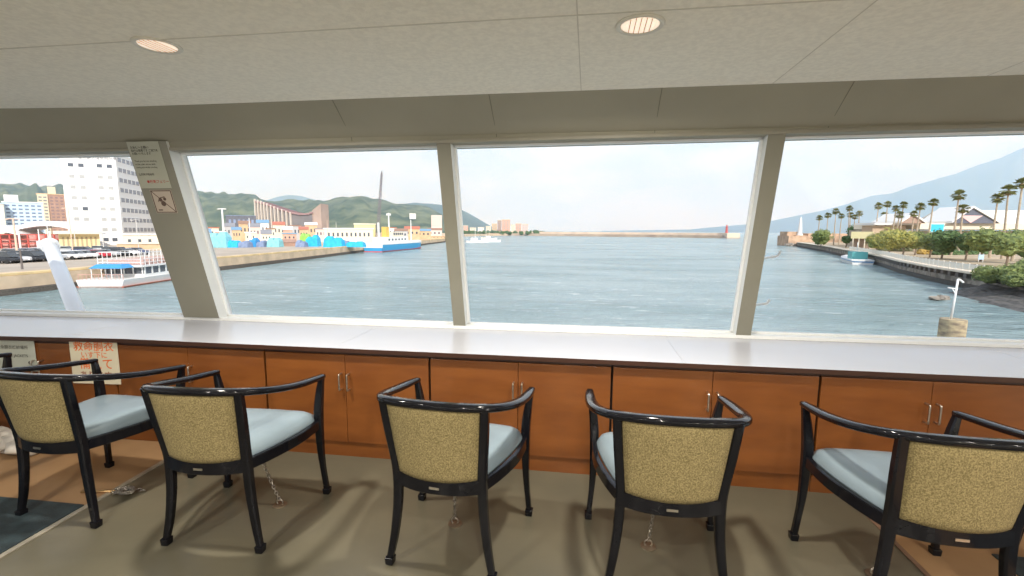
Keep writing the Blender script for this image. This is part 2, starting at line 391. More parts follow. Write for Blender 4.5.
# (positions from the photograph's left edge)
def front_hit(px, py):
    p = GD(px, py, 1.0); d = ray(px, py); t = 2.5
    for _ in range(30):
        P = CP + d * t; t *= (front_y(P.x) - .005) / P.y
    return CP + d * t
A_ = front_hit(68, 342); B_ = front_hit(116, 341); C_ = front_hit(92, 342)
w_ = B_.x - A_.x
po = plate('notice_poster', w_, .30, paper, on_front(C_.x + .006, C_.z - .15, .005), 'cream notice with large orange characters taped to the cabinet behind the left armchair', 'poster')
text('救命胴衣', w_ * .21, orange, po, Matrix.Translation((0, .115, .0016)))
text('いす下に', w_ * .14, orange, po, Matrix.Translation((.0, .055, .0016)))
text('備えて', w_ * .24, orange, po, Matrix.Translation((.01, -.01, .0016)))
text('あります', w_ * .17, mat('brown_ink', (0.30, 0.10, 0.05), .7), po, Matrix.Translation((.0, -.09, .0016)))
A_ = front_hit(1, 341); B_ = front_hit(34, 341)
w_ = .34
po = plate('notice_sheet', w_, .22, paper_g, on_front(B_.x - w_ / 2, B_.z - .11, .005), 'grey printed notice sheet fixed to the cabinet at the left edge', 'notice')
text('救命胴衣格納場所', .03, ink, po, Matrix.Translation((0, .06, .0016)))
text('LIFE JACKETS', .028, ink, po, Matrix.Translation((.03, .0, .0016)))
text('●', .03, ink, po, Matrix.Translation((.12, -.05, .0016)))
# notice and pictogram on the corner pillar
def on_pillar(x, z, off=.003):
    A0, A1, B0, B1 = wp(-3.29, z, -.02), wp(-3.29, z + .2, -.02), wp(-2.972, z, -.02), wp(-2.972, z + .2, -.02)
    ax = (B0 - A0).normalized(); up = (A1 - A0).normalized(); n = ax.cross(up).normalized()
    M = Matrix((ax, up, n)).transposed().to_4x4(); M.translation = A0.lerp(B0, (x + 3.29) / .318) + n * off; return M
po = plate('notice_plate', .25, .33, mat('pale_green_plate', (0.42, 0.42, 0.33), .5, var=.02), on_pillar(-3.158, 1.955), 'pale plate with small dark and red print at top of the corner pillar', 'notice')
po.parent = None
for k_, (tx, ty, sz, mm) in enumerate([('お客様へお願い', .125, .021, ink), ('船内は禁煙です ご協力を', .103, .019, ink), ('お願いいたします', .082, .019, ink),
        ('Thank you for not smoking', .03, .016, ink), ('in this cabin and on deck', .008, .016, ink), ('during the whole crossing', -.014, .016, ink), ('鹿児島市船舶局', -.065, .018, ink)]):
    text(tx, sz, mm, po, Matrix.Translation((-.108 + .004 * 0, ty, .0016)), align='LEFT')
text('●桜島フェリー', .026, red_ink, po, Matrix.Translation((.03, -.118, .0016)))
M_ = on_pillar(-3.135, 1.700)
po = plate('no_entry_pictogram', .142, .142, mat('cream_sticker', (0.48, 0.40, 0.32), .5, var=.03), M_, 'square sticker with a black-outlined crossed-out pictogram on the corner pillar', 'sign')
b = MB()
for (x0, x1, y0, y1) in ((-.068, .068, .063, .068), (-.068, .068, -.068, -.063), (-.068, -.063, -.068, .068), (.063, .068, -.068, .068)): b.box(x0, x1, y0, y1, .001, .0018)
b.sweep([(-.064, .064, .0014), (.064, -.064, .0014)], .004, .001)
b.lathe([(.016, .001), (.016, .0018)], -.004, -.012, 16); b.lathe([(.012, .001), (.012, .0018)], -.018, .012, 14); b.lathe([(.01, .001), (.01, .0018)], .012, .016, 14)
b.sweep([(-.035, .0, .0014), (-.02, .022, .0014), (.015, .03, .0014)], .005, .001); b.box(-.05, -.022, -.055, -.048, .001, .0018)
b.build('pictogram', mat('brown_print', (0.10, 0.06, 0.045), .6), po); po.scale = (1.22, 1.22, 1)

# ================================================================ downlights
lens = mat('lamp_lens', (1.0, 0.80, 0.62), 0.3, var=0.0, emit=0.75)
def downlight(x, y, label):
    t = thing('ceiling_downlight', label, 'ceiling light', (x, y, CEIL), 0, 'recessed ceiling downlights')
    MB().lathe([(.072, .0), (.075, -.006), (.088, -.009), (.094, -.004), (.094, .0)], seg=32).build('trim_ring', mat('ring_white', (.72, .69, .60), .35, var=.02), t, smooth=True)
    MB().lathe([(.073, -.0005), (.073, -.004), (.05, -.0052), (.0, -.0056)], seg=32).build('lens', lens, t, smooth=True)
    b = MB()
    for a in (-.04, -.02, .0, .02, .04): b.tube([(a, -math.sqrt(.07 ** 2 - a * a), -.006), (a, math.sqrt(.07 ** 2 - a * a), -.006)], .0018, 5)
    b.build('louvre', mat('louvre_tan', (.60, .40, .30), .5), t)
    la = bpy.data.lights.new('downlight', 'AREA'); la.shape = 'DISK'; la.size = .13; la.energy = LAMP_W; la.color = (1.0, .93, .82); la.spread = D2R(170)
    lo = bpy.data.objects.new('downlight_glow', la); COL.objects.link(lo); lo.parent = t; lo.location = (0, 0, -.012)
for j, y in enumerate((1.93, -.15, -2.2, -4.1)):  # rows past the first are unseen, added to light the cabin
    for i, x in enumerate((-3.96, -1.89, .18, 2.25, 4.0)):
        if i == 0 or (j == 0 and i in (3, 4)): continue
        lb = {(0, 1): 'round recessed ceiling downlight with warm louvred lens, left of two', (0, 2): 'round recessed ceiling downlight with warm louvred lens, right of two'}.get((j, i), 'unseen downlight added in the ceiling behind the camera to light the cabin')
        downlight(x, y + (0.05 if (j == 0 and i == 2) else (-.05 if j == 0 else 0)), lb)

# ================================================================ armchair
def make_chair():
    t = thing('tub_armchair', '', 'armchair', (0, 0, 0), 0, 'row of tub armchairs facing the window counter')
    tipz = .690
    half = [(.314, .494, tipz + .004), (.317, .40, .706), (.315, .27, .724), (.301, .13, .750), (.268, .02, .775), (.215, -.048, .791), (.12, -.09, .801), (0, -.102, .804)]
    full = half + [(-x, y, z) for x, y, z in reversed(half[:-1])]
    P = cat_rom(full, 5); n = len(P)
    ws = [.034 + .012 * math.sin(PI * min(1, max(0, i / (n - 1)))) for i in range(n)]
    ws = [w + .012 * (1 if (i < n * .3 or i > n * .7) else 0) * math.sin(PI * min(1, (min(i, n - 1 - i)) / (n * .3))) for i, w in enumerate(ws)]
    fixn(MB().sweep(P, ws, [.024 + .004 * math.sin(PI * i / (n - 1)) for i in range(n)], ch=.4).build('arm_rail', lacquer, t, smooth=True))
    for s in (-1, 1):
        pts = cat_rom([(s * .222, -.052, .795), (s * .212, -.028, .66), (s * .198, -.002, .52), (s * .194, .010, .43), (s * .199, .012, .29), (s * .217, .008, .14), (s * .238, 0, .03)], 4)
        n2 = len(pts); k = [i / (n2 - 1) for i in range(n2)]
        fixn(MB().sweep(pts, [.036 + .008 * math.sin(PI * q) - .008 * q for q in k], [.034 + .008 * math.sin(PI * q) - .006 * q for q in k], up=(0, 1, 0), ch=.3).build('rear_leg', lacquer, t))
        MB().hexa([(s * .239 + a, b_, z) for z, r in ((0, .017), (.034, .0195)) for a, b_ in ((-r, -r), (r, -r), (r, r), (-r, r))]).build('foot_cap', lacquer, t, bevel=.003)
        pts = cat_rom([(s * .312, .482, .685), (s * .298, .482, .60), (s * .288, .480, .50), (s * .287, .480, .40), (s * .290, .487, .22), (s * .304, .500, .03)], 4)
        n2 = len(pts); k = [i / (n2 - 1) for i in range(n2)]
        fixn(MB().sweep(pts, [.026 + .018 * math.sin(PI * min(1, q * 1.15)) for q in k], [.03 + .014 * math.sin(PI * min(1, q * 1.15)) for q in k], up=(0, 1, 0), ch=.3).build('front_leg', lacquer, t))
        MB().hexa([(s * .305 + a, .5 + b_, z) for z, r in ((0, .017), (.034, .0195)) for a, b_ in ((-r, -r), (r, -r), (r, r), (-r, r))]).build('foot_cap', lacquer, t, bevel=.003)
        fixn(MB().sweep(cat_rom([(s * .194, .010, .424), (s * .246, .15, .424), (s * .281, .30, .424), (s * .288, .47, .424)], 5), .024, .054, ch=.25).build('side_rail', lacquer, t))
    fixn(MB().sweep(cat_rom([(-.194, .006, .424), (-.10, -.028, .424), (0, -.038, .424), (.10, -.028, .424), (.194, .006, .424)], 5), .026, .066, ch=.25).build('back_rail', lacquer, t))
    fixn(MB().sweep(cat_rom([(-.286, .48, .424), (-.14, .502, .424), (0, .508, .424), (.14, .502, .424), (.286, .48, .424)], 4), .024, .052, ch=.25).build('front_rail', lacquer, t))
    # upholstered back: padded curved panel
    nx, nz_ = 16, 14; b = MB(); vs = []; fs = []
    for side in (0, 1):
        for j in range(nz_ + 1):
            v = j / nz_; z = .452 + v * .342
            for i in range(nx + 1):
                u = i / nx * 2 - 1; hw = .176 + .032 * v
                yb = -.002 - .052 * v - .046 * (1 - u * u)
                e_ = (1 - abs(u) ** 6) * (1 - abs(2 * v - 1) ** 8)
                y = yb + (.014 + .018 * e_) * (1 if side else -.55)
                vs.append((u * hw, y, z))
    st = (nx + 1) * (nz_ + 1)
    for j in range(nz_):
        for i in range(nx):
            a = j * (nx + 1) + i; fs.append((a, a + 1, a + nx + 2, a + nx + 1)); a += st; fs.append((a, a + nx + 1, a + nx + 2, a + 1))
    for i in range(nx):
        fs.append((i, st + i, st + i + 1, i + 1)); a = nz_ * (nx + 1) + i; fs.append((a, a + 1, st + a + 1, st + a))
    for j in range(nz_):
        a = j * (nx + 1); c = a + nx + 1; fs.append((a, c, st + c, st + a)); a += nx; c += nx; fs.append((a, st + a, st + c, c))
    fixn(b.add(vs, fs).build('backrest', fabric, t, smooth=True))
    # seat cushion: domed, rounded
    b = MB(); vs = []; fs = []; nu, nv = 26, 26
    def hw_(y):
        v = (y - .015) / .50
        w = .186 + .092 * math.sin(min(1, v * 1.05) * PI / 2)
        return w
    for side in (0, 1):
        for j in range(nv + 1):
            v = j / nv
            for i in range(nu + 1):
                u = i / nu * 2 - 1; y = .012 + v * .50
                fy = (1 - max(0, (v - .8) / .2) ** 2 * .10) if v > .8 else 1
                yy = y + .012 * (1 - u * u) * v
                if side:
                    ed = min(1, (1 - abs(u)) / .30); ed2 = min(1, (1 - v) / .22); ed3 = min(1, v / .08)
                    k = math.sqrt(1 - (1 - ed) ** 2) * math.sqrt(1 - (1 - ed2) ** 2) * (.35 + .65 * ed3)
                    z = .452 + .052 * k + .010 * (1 - u * u) * math.sin(PI * v)
                else: z = .440
                vs.append((u * hw_(y) * fy, yy, z))
    st = (nu + 1) * (nv + 1)
    for j in range(nv):
        for i in range(nu):
            a = j * (nu + 1) + i; fs.append((a, a + nu + 1, a + nu + 2, a + 1)); a += st; fs.append((a, a + 1, a + nu + 2, a + nu + 1))
    for i in range(nu):
        fs.append((i, i + 1, st + i + 1, st + i)); a = nv * (nu + 1) + i; fs.append((a, st + a, st + a + 1, a + 1))
    for j in range(nv):
        a = j * (nu + 1); c = a + nu + 1; fs.append((a, st + a, st + c, c)); a += nu; c += nu; fs.append((a, c, st + c, st + a))
    fixn(b.add(vs, fs).build('seat_cushion', vinyl, t, smooth=True))
    q = MB().box(-.022, .022, -.0535, -.0515, .416, .426).build('name_plate', metal, t); q['label'] = 'small silver maker plate'
    return t
proto = make_chair()
chairs = [(-2.656, 1.825, -1.4, 'tub armchair with tan back at left, its rear leg on the dark mat'),
          (-1.715, 1.780, 3.2, 'tub armchair with tan back, second full chair from the left'),
          (-0.609, 1.810, -3.7, 'tub armchair with tan back in the middle, below the left mullion'),
          (0.350, 1.818, 0.8, 'tub armchair with tan back just right of the centre, below the right mullion'),
          (1.333, 1.808, -0.6, 'tub armchair with tan back at right, beside the right tan floor sheet'),
          (-3.90, 1.82, 0.0, 'black armchair mostly outside the left edge, one front leg showing'),
          (2.245, 1.80, 0.0, 'black armchair mostly outside the right edge, one front leg showing')]
for i, (x, y, a, lb) in enumerate(chairs):
    o = proto if i == 0 else copy_tree(proto)
    o.location = (x, y, .0115 if i in (5,) else (.004 if i == 6 else 0.0)); o.rotation_euler.z = D2R(a); o['label'] = lb
proto.location.z = 0.0
# floor chains under the chairs
def chain(pts, label, anchor=None, r=.0032, ll=.026):
    t = thing('floor_chain', label, 'chain', anchor or pts[0], 0, 'chains tying the armchairs to the floor')
    o0 = Vector(anchor or pts[0]); P = [Vector(p) - o0 for p in pts]
    # resample
    seg = []; acc = 0; out = [P[0]]
    for a, c in zip(P, P[1:]):
        d = (c - a).length; q = 0
        while acc + d - q >= ll * .72:
            q += ll * .72 - acc; acc = 0; out.append(a.lerp(c, q / d))
        acc += d - q
    b = MB()
    for i in range(len(out) - 1):
        a, c = out[i], out[i + 1]; m_ = (a + c) / 2; tt = (c - a).normalized(); s1 = tt.orthogonal().normalized()
        if i % 2: s1 = tt.cross(s1)
        ring = [m_ + tt * (math.cos(q) * ll * .5) + s1 * (math.sin(q) * ll * .27) for q in [2 * PI * k / 12 for k in range(12)]]
        b.tube(ring, r, 6, closed=True)
    b.build('links', chain_m, t, smooth=True)
    return t
def anchor_parts(t, off=(0, 0, 0)):
    MB().lathe([(.036, 0.0), (.036, .004), (.012, .007), (.0, .007)], off[0], off[1], 20).build('floor_plate', mat('dull_brass', (.25, .2, .14), .4, .8, var=.2), t, smooth=False)
    ring = [(off[0] + .018 * math.cos(q), off[1], .018 + .017 * math.sin(q)) for q in [2 * PI * k / 14 for k in range(14)]]
    MB().tube(ring, .004, 6, closed=True).build('ring', chain_m, t, smooth=True)
for (ax, ay), (tx, ty), lb in (((-1.628, 2.145), (-1.72, 2.09), 'chain with floor ring under the second full armchair from left'),
                               ((-.638, 2.146), (-.615, 2.07), 'chain with floor ring under the middle armchair'),
                               ((.321, 2.135), (.350, 2.08), 'chain with floor ring under the armchair right of centre'),
                               ((1.285, 2.11), (1.31, 2.08), 'chain with floor ring under the rightmost full armchair')):
    A_ = Vector((ax, ay, .03)); T_ = Vector((tx, ty, .40)); mid = A_.lerp(T_, .5) + Vector((0, 0, -.01))
    t = chain(cat_rom([A_, mid, T_], 6), lb, (ax, ay, 0)); anchor_parts(t)
heap = []
for k_ in range(46):
    a = k_ * .62; r_ = .045 * (.4 + .6 * abs(math.sin(k_ * .37)))
    heap.append((-2.565 + r_ * 1.25 * math.cos(a) + (k_ - 23) * .0012, 2.095 + r_ * .8 * math.sin(a), .012 + .0004 * k_))
heap += [(-2.50, 2.13, .01), (-2.47, 2.135, .008)]
chain(heap, 'loose steel chain heaped on the floor beside the metal strip', (-2.58, 2.10, 0))
b = MB().tube([(-2.62, 2.09, .014), (-2.70, 2.075, .014), (-2.80, 2.05, .016)], .008, 8)
tag(b.build('brass_hook', mat('brass', (.5, .33, .16), .35, .9, var=.1), smooth=True), 'thin brass rod lying on tan floor beside the loose chain', 'rod')
# pale bundle at the left edge on the tan floor
b = MB()
for k_ in range(5): b.blob((-4.06 + .1 * k_, 2.40 + .02 * (k_ % 2), .07), .11, .3, 2.0, 12, 8, .6)
tag(b.build('cloth_bundle', mat('pale_cloth', (.62, .58, .52), .9, var=.1, scale=9), smooth=True), 'pale crumpled cloth bundle on the floor at the left edge', 'bundle')

# ================================================================ HARBOUR OUTSIDE
WZ, QZ = -7.0, -4.6
YAW = math.atan2(CR.y, CR.x)
ORD = ['first', 'second', 'third', 'fourth', 'fifth', 'sixth', 'seventh', 'eighth', 'ninth', 'tenth', 'eleventh', 'twelfth', 'thirteenth', 'fourteenth', 'fifteenth', 'sixteenth', 'seventeenth', 'eighteenth']
def water_mat():
    M = bpy.data.materials.new('sea_water'); M.use_nodes = True; nt = M.node_tree; N = nt.nodes; L = nt.links; b = N['Principled BSDF']
    tc = N.new('ShaderNodeTexCoord')
    mp = N.new('ShaderNodeMapping'); L.new(tc.outputs['Object'], mp.inputs[0]); mp.inputs['Scale'].default_value = (.35, 1.0, 1); mp.inputs['Rotation'].default_value = (0, 0, .25)
    n1 = N.new('ShaderNodeTexNoise'); L.new(mp.outputs[0], n1.inputs[0]); n1.inputs['Scale'].default_value = 1.1; n1.inputs['Detail'].default_value = 6; n1.inputs['Roughness'].default_value = .62
    n2 = N.new('ShaderNodeTexNoise'); L.new(mp.outputs[0], n2.inputs[0]); n2.inputs['Scale'].default_value = .09; n2.inputs['Detail'].default_value = 4
    r = N.new('ShaderNodeValToRGB'); L.new(n2.outputs[0], r.inputs[0]); r.color_ramp.elements[0].position = .35; r.color_ramp.elements[1].position = .65
    r.color_ramp.elements[0].color = (.22, .32, .33, 1); r.color_ramp.elements[1].color = (.34, .44, .45, 1)
    L.new(r.outputs[0], b.inputs['Base Color']); b.inputs['Roughness'].default_value = .2; b.inputs['IOR'].default_value = 1.33
    n3 = N.new('ShaderNodeTexNoise'); L.new(mp.outputs[0], n3.inputs[0]); n3.inputs['Scale'].default_value = .28; n3.inputs['Detail'].default_value = 5; n3.inputs['Roughness'].default_value = .7
    ad = N.new('ShaderNodeMath'); ad.operation = 'MULTIPLY_ADD'; L.new(n3.outputs[0], ad.inputs[0]); ad.inputs[1].default_value = 3.0; L.new(n1.outputs[0], ad.inputs[2])
    # pale flecks painted into the colour as ripple highlights
    n4 = N.new('ShaderNodeTexNoise'); L.new(mp.outputs[0], n4.inputs[0]); n4.inputs['Scale'].default_value = .9; n4.inputs['Detail'].default_value = 7; n4.inputs['Roughness'].default_value = .75
    r4 = N.new('ShaderNodeValToRGB'); L.new(n4.outputs[0], r4.inputs[0]); r4.color_ramp.elements[0].position = .58; r4.color_ramp.elements[1].position = .70
    mw = N.new('ShaderNodeMix'); mw.data_type = 'RGBA'; L.new(r4.outputs[0], mw.inputs[0]); L.new(r.outputs[0], mw.inputs[6]); mw.inputs[7].default_value = (.66, .74, .76, 1); L.new(mw.outputs[2], b.inputs['Base Color'])
    bp = N.new('ShaderNodeBump'); L.new(ad.outputs[0], bp.inputs['Height']); bp.inputs['Strength'].default_value = 1.0; bp.inputs['Distance'].default_value = .8
    L.new(bp.outputs[0], b.inputs['Normal']); return M
o = MB().box(-9000, 9000, 8, 16000, WZ - 6, WZ).build('sea_water', water_mat()); struct(o)
concrete = mat('quay_concrete', (.58, .45, .31), .85, var=.15, scale=.35, bump=.2, bscale=2)
asphalt = mat('pale_asphalt', (.46, .39, .31), .9, var=.12, scale=.12)
seawall_m = mat('dark_seawall', (.27, .24, .20), .9, var=.4, scale=.8, bump=.4, bscale=2)
white = mat('white_paint', (.80, .79, .76), .5, var=.03)
cream = mat('cream_paint', (.78, .70, .55), .6, var=.05)
winm = mat('dark_window', (.10, .115, .135), .2, var=.2)
greyw = mat('pale_window', (.42, .42, .40), .3, var=.1)
redp = mat('red_paint', (.55, .10, .08), .5, var=.1)
bluep = mat('blue_paint', (.05, .30, .62), .45, var=.06)
tarp = mat('bright_blue_tarp', (.03, .45, .75), .6, var=.12, scale=1.0, bump=.3, bscale=2)
tarp2 = mat('teal_tarp', (.25, .58, .62), .6, var=.12, scale=1.0)
slate = mat('slate_blue_sheet', (.22, .28, .42), .6, var=.15, scale=1.0)
greent = mat('lime_tarp', (.30, .62, .12), .6, var=.1, scale=1.0)
brick = mat('pink_wall', (.66, .40, .30), .8, var=.1, scale=.5)
brown = mat('brown_wall', (.40, .25, .19), .8, var=.1, scale=.5)
tanw = mat('tan_wall', (.62, .45, .28), .8, var=.1, scale=.5)
darkg = mat('dark_grey_wall', (.13, .14, .17), .7, var=.1, scale=.5)
polem = mat('galvanised_pole', (.62, .60, .56), .5, var=.05)
leaf_d = mat('dark_green_leaves', (.10, .17, .05), .75, col2=(.035, .075, .028), scale=2.2, bump=.9, bscale=3.5)
leaf_y = mat('yellow_green_leaves', (.42, .38, .09), .75, col2=(.15, .18, .05), scale=1.8, bump=.9, bscale=3.5)
leaf_m = mat('mid_green_leaves', (.24, .29, .08), .75, col2=(.08, .12, .04), scale=2.0, bump=.9, bscale=3.5)
bark = mat('bark', (.24, .18, .13), .9, var=.3, scale=4)
palm_l = mat('palm_green', (.26, .27, .08), .7, col2=(.11, .13, .04), scale=1.5)
palm_d = mat('dry_palm_skirt', (.36, .26, .13), .85, var=.25, scale=1.5)
hill_m = mat('wooded_hill', (.17, .19, .10), .9, col2=(.05, .08, .04), scale=.02, detail=14, bump=.8, bscale=.02)
hill_f = mat('far_wooded_hill', (.09, .12, .07), .9, col2=(.06, .085, .05), scale=.004, detail=8)
volcano_m = mat('volcano_slope', (.12, .13, .11), .9, col2=(.08, .10, .08), scale=.0012, detail=8)
# ---- ground on both sides
lq = [(-71.5, 10), (-72.5, 50), (-75, 90), (-79.5, 130), (-84.5, 165), (-89, 230), (-98, 310), (-125, 420), (-170, 560), (-150, 720), (-60, 850), (-20, 1250), (-3500, 4200), (-3500, 10)]
struct(fixn(MB().prism(list(reversed(lq)), WZ - 3, QZ).build('ground_left_quay', concrete)))
lot = [(-79, 12), (-79.5, 60), (-83, 110), (-90, 150), (-300, 150), (-300, 12)]
struct(fixn(MB().prism(list(reversed(lot)), QZ, QZ + .03).build('ground_car_park', asphalt)))
b = MB()
b.sweep([(x - .35, y, QZ + .18) for x, y in lq[:8]], .5, .36)
tag(b.build('quay_kerb', mat('kerb_yellowish', (.66, .50, .26), .8, var=.15, scale=.4)), 'low sandy kerb running along the edge of the left quay', 'kerb')
b = MB(); b.sweep([(x + .12, y, WZ + .35) for x, y in lq[:8]], .5, .9)
tag(b.build('fender_beam', mat('wet_timber', (.10, .085, .07), .9, var=.3)), 'dark wet fender beam at the waterline of the left quay', 'fender')
rs = [(52, 30), (54, 58), (57, 76), (60.5, 92), (66, 110), (73, 128), (79, 145), (88, 176), (101, 218), (120, 292), (134, 330), (160, 420), (300, 700), (1500, 1500), (1500, 30)]
struct(fixn(MB().prism(rs, WZ - 3, QZ).build('ground_right_promenade', mat('promenade_ground', (.42, .33, .22), .9, var=.25, scale=.15))))
b = MB(); b.sweep([(x - .15, y, (WZ + QZ) / 2 - .2) for x, y in rs[:11]], .6, QZ - WZ - .3)
sw = tag(b.build('seawall_face', seawall_m), 'dark stained stone seawall below the right promenade', 'seawall')
b = MB(); b.sweep([(x - .5, y, WZ + .25) for x, y in rs[:11]], .8, 1.0); b.build('wet_footing', mat('wet_footing', (.05, .047, .042), .7, var=.3), sw)
b = MB(); b.sweep([(x + .3, y, QZ + .1) for x, y in rs[:10]], 3.0, .28)
dk = tag(b.build('promenade_deck', mat('pale_deck', (.66, .58, .46), .8, var=.1, scale=.6)), 'pale deck edge overhanging the right seawall', 'deck')
BRACKETS = True
# railing with panels
t = thing('promenade_railing', 'long white panelled railing on the edge of the right promenade', 'railing', (66, 110, QZ + .24))
pan = MB(); n_ = 0
def along(poly, s):
    for a, c in zip(poly, poly[1:]):
        l = math.hypot(c[0] - a[0], c[1] - a[1])
        if s <= l: return Vector((a[0] + (c[0] - a[0]) * s / l, a[1] + (c[1] - a[1]) * s / l, 0))
        s -= l
    return None
rp = [(x - .3, y) for x, y in rs[1:9]]
s_ = 14.0; O_ = Vector((66, 110, 0))
while True:
    a, c = along(rp, s_), along(rp, s_ + 2.0)
    if a is None or c is None or n_ > 52: break
    p = a - O_; q = c - O_; u = (q - p).normalized()
    pan.sweep([p + u * .12 + Vector((0, 0, .62)), q - u * .12 + Vector((0, 0, .62))], .04, .92)
    MB().box(-.06, .06, -.06, .06, 0, 1.2).build('post', mat('rail_post_white', (.70, .68, .62), .6, var=.05), t, loc=p)
    s_ += 2.0; n_ += 1
q_ = 20.0
for k_ in range(48):
    a = along(rs, q_); q_ += 2.4
    if a is None: break
    MB().box(-1.15, .1, -.3, .3, QZ - .8, QZ - .05).build('bracket', mat('bracket_dark', (.12, .11, .10), .9, var=.2), dk, loc=(a.x, a.y, 0))
pan.build('panels', mat('rail_panel', (.80, .75, .64), .6, var=.04), t)
# stepped rock revetment below the near promenade
rng = random.Random(3)
b = MB(); vs = []; fs = []; NU, NV = 60, 26
for j in range(NV + 1):
    for i in range(NU + 1):
        v = j / NV; u = i / NU
        y = 34 + u * 42
        x0 = 43.0 + (max(0, u - .55) / .45) ** 1.3 * 6.5; x1 = 56.5
        x = x0 + (x1 - x0) * v
        z = WZ - .4 + 2.7 * (math.floor(v * 7) / 7 * .65 + v * .35) * (1 - .35 * u)
        nn = noise.noise(Vector((x * .9, y * .9, 0))) * .35 + noise.noise(Vector((x * .3, y * .3, 5))) * .4
        vs.append((x + nn * .8, y, z + nn * .5))
for j in range(NV):
    for i in range(NU): a = j * (NU + 1) + i; fs.append((a, a + 1, a + NU + 2, a + NU + 1))
b.add(vs, fs)
tag(fixn(b.build('stone_revetment', mat('dark_wet_rock', (.13, .12, .11), .85, col2=(.055, .055, .05), scale=1.2, bump=.9, bscale=4))), 'dark stepped rock slope running into the water below the promenade', 'rocks')
b = MB()
for k_ in range(5): b.blob((43.4 + .7 * k_ - .2 * k_ * k_ * .2, 66 + .35 * k_, WZ + .15), .55, .4, 2.2, 9, 6, .7)
tag(b.build('shore_rock', seawall_m), 'low brown rocks breaking the surface off the stone slope', 'rock')

# ---- ridges
def ridge(name, pts, dep, m, label, front=.72, step=3, amp=.05, base=QZ, back=1.25, cat='hill'):
    xs_ = []; x = pts[0][0]
    while x <= pts[-1][0]:
        for (a, ya), (c, yc) in zip(pts, pts[1:]):
            if a <= x <= c: xs_.append((x, ya + (yc - ya) * (x - a) / (c - a))); break
        x += step
    rows = 16; vs = []; fs = []; n = len(xs_)
    for j in range(rows + 4):
        for i, (px, py) in enumerate(xs_):
            T = GD(px, py, dep)
            if j <= rows:
                v = j / rows; dd = dep * (front + (1 - front) * v); h = max(0, T.z - base)
                P = GD(px, 232, dd); prof = math.sin(v * PI / 2) ** .9
                nn = noise.noise(Vector((px * .05, v * 3.2, dep * .01))) + .5 * noise.noise(Vector((px * .13, v * 7, 3)))
                z = base + h * prof + nn * h * amp * 3.2 * math.sin(PI * v) + (noise.noise(Vector((px * .35, 0, 9))) * h * amp * .35 if j == rows else 0)
                if j == 0: z = base - 3
            else:
                w = (j - rows) / 3; P = GD(px, 232, dep * (1 + (back - 1) * w)); z = base + (T.z - base) * (1 - w) - (3 if w == 1 else 0)
            vs.append((P.x, P.y, z))
    for j in range(rows + 3):
        for i in range(n - 1): a = j * n + i; fs.append((a, a + 1, a + n + 1, a + n))
    o = fixn(MB().add(vs, fs).build(name, m, smooth=True)); tag(o, label, cat); return o
ridge('volcano', [(600, 231), (690, 229.5), (715, 227), (750, 224), (773, 220.5), (793, 216.5), (818, 211.5), (843, 205), (868, 196.5), (888, 194), (908, 186.5), (928, 181.5), (948, 175), (968, 167.5), (993, 159), (1013, 149.5), (1024, 153), (1060, 150), (1120, 165), (1300, 190)], 5600, volcano_m, 'huge pale blue volcano rising behind the palms on the right', .80, 4, .02, WZ, cat='mountain')
ridge('hill', [(-160, 180), (-60, 182), (0, 185), (15, 187), (27, 186), (40, 188), (57, 187), (120, 190), (190, 194), (220, 195), (235, 195.5), (250, 197), (265, 200), (278, 203), (292, 203), (310, 201.5), (325, 203), (338, 199.5), (352, 199), (363, 197), (380, 201), (395, 204.5), (415, 206), (430, 209), (446, 217), (462, 226), (470, 229)], 1500, hill_m, 'long green wooded hill behind the port town on the left', .6, 2, .06)
ridge('hill', [(240, 220), (262, 203), (280, 197), (292, 195.5), (306, 197), (322, 202), (345, 212), (360, 222)], 5200, hill_f, 'faint blue hill top showing between the green hills', .85, 3, .02)
ridge('hill', [(380, 214), (400, 206), (415, 203.5), (432, 204), (446, 206), (458, 208.5), (468, 213), (477, 218), (485, 223), (497, 229.5), (505, 231)], 2900, hill_f, 'blue headland sloping down to the sea beside the left mullion', .75, 2, .03)

# ---- trees
def crown(b, c, r, n, sq=.8, rr=.5):
    c = Vector(c)
    b.blob(c, r * .78, .3, 2.5, 12, 8, sq)
    b.blob(c - Vector((0, 0, r * .35)), r * .7, .3, 2.5, 12, 8, sq)
    for k in range(n):
        a = random.random() * 2 * PI; e_ = random.uniform(-.5, 1.0)
        d = Vector((math.cos(a) * math.cos(e_), math.sin(a) * math.cos(e_), math.sin(e_) * sq))
        b.blob(c + d * r * .62, r * random.uniform(.26, .42) * (rr / .5), .4, 3.2, 9, 6, .85)
    # loose leaf sprays that break up the outline
    for k in range(n * 14):
        a = random.random() * 2 * PI; e_ = math.asin(random.uniform(-.6, 1)); q = r * random.uniform(.85, 1.12)
        p = c + Vector((math.cos(a) * math.cos(e_) * q, math.sin(a) * math.cos(e_) * q, math.sin(e_) * q * sq)); w = r * .09
        d1 = Vector((random.uniform(-1, 1), random.uniform(-1, 1), random.uniform(-1, 1))).normalized() * w; d2 = d1.orthogonal().normalized() * w * .7
        b.add([p - d1, p + d2, p + d1, p - d2], [(0, 1, 2, 3)])
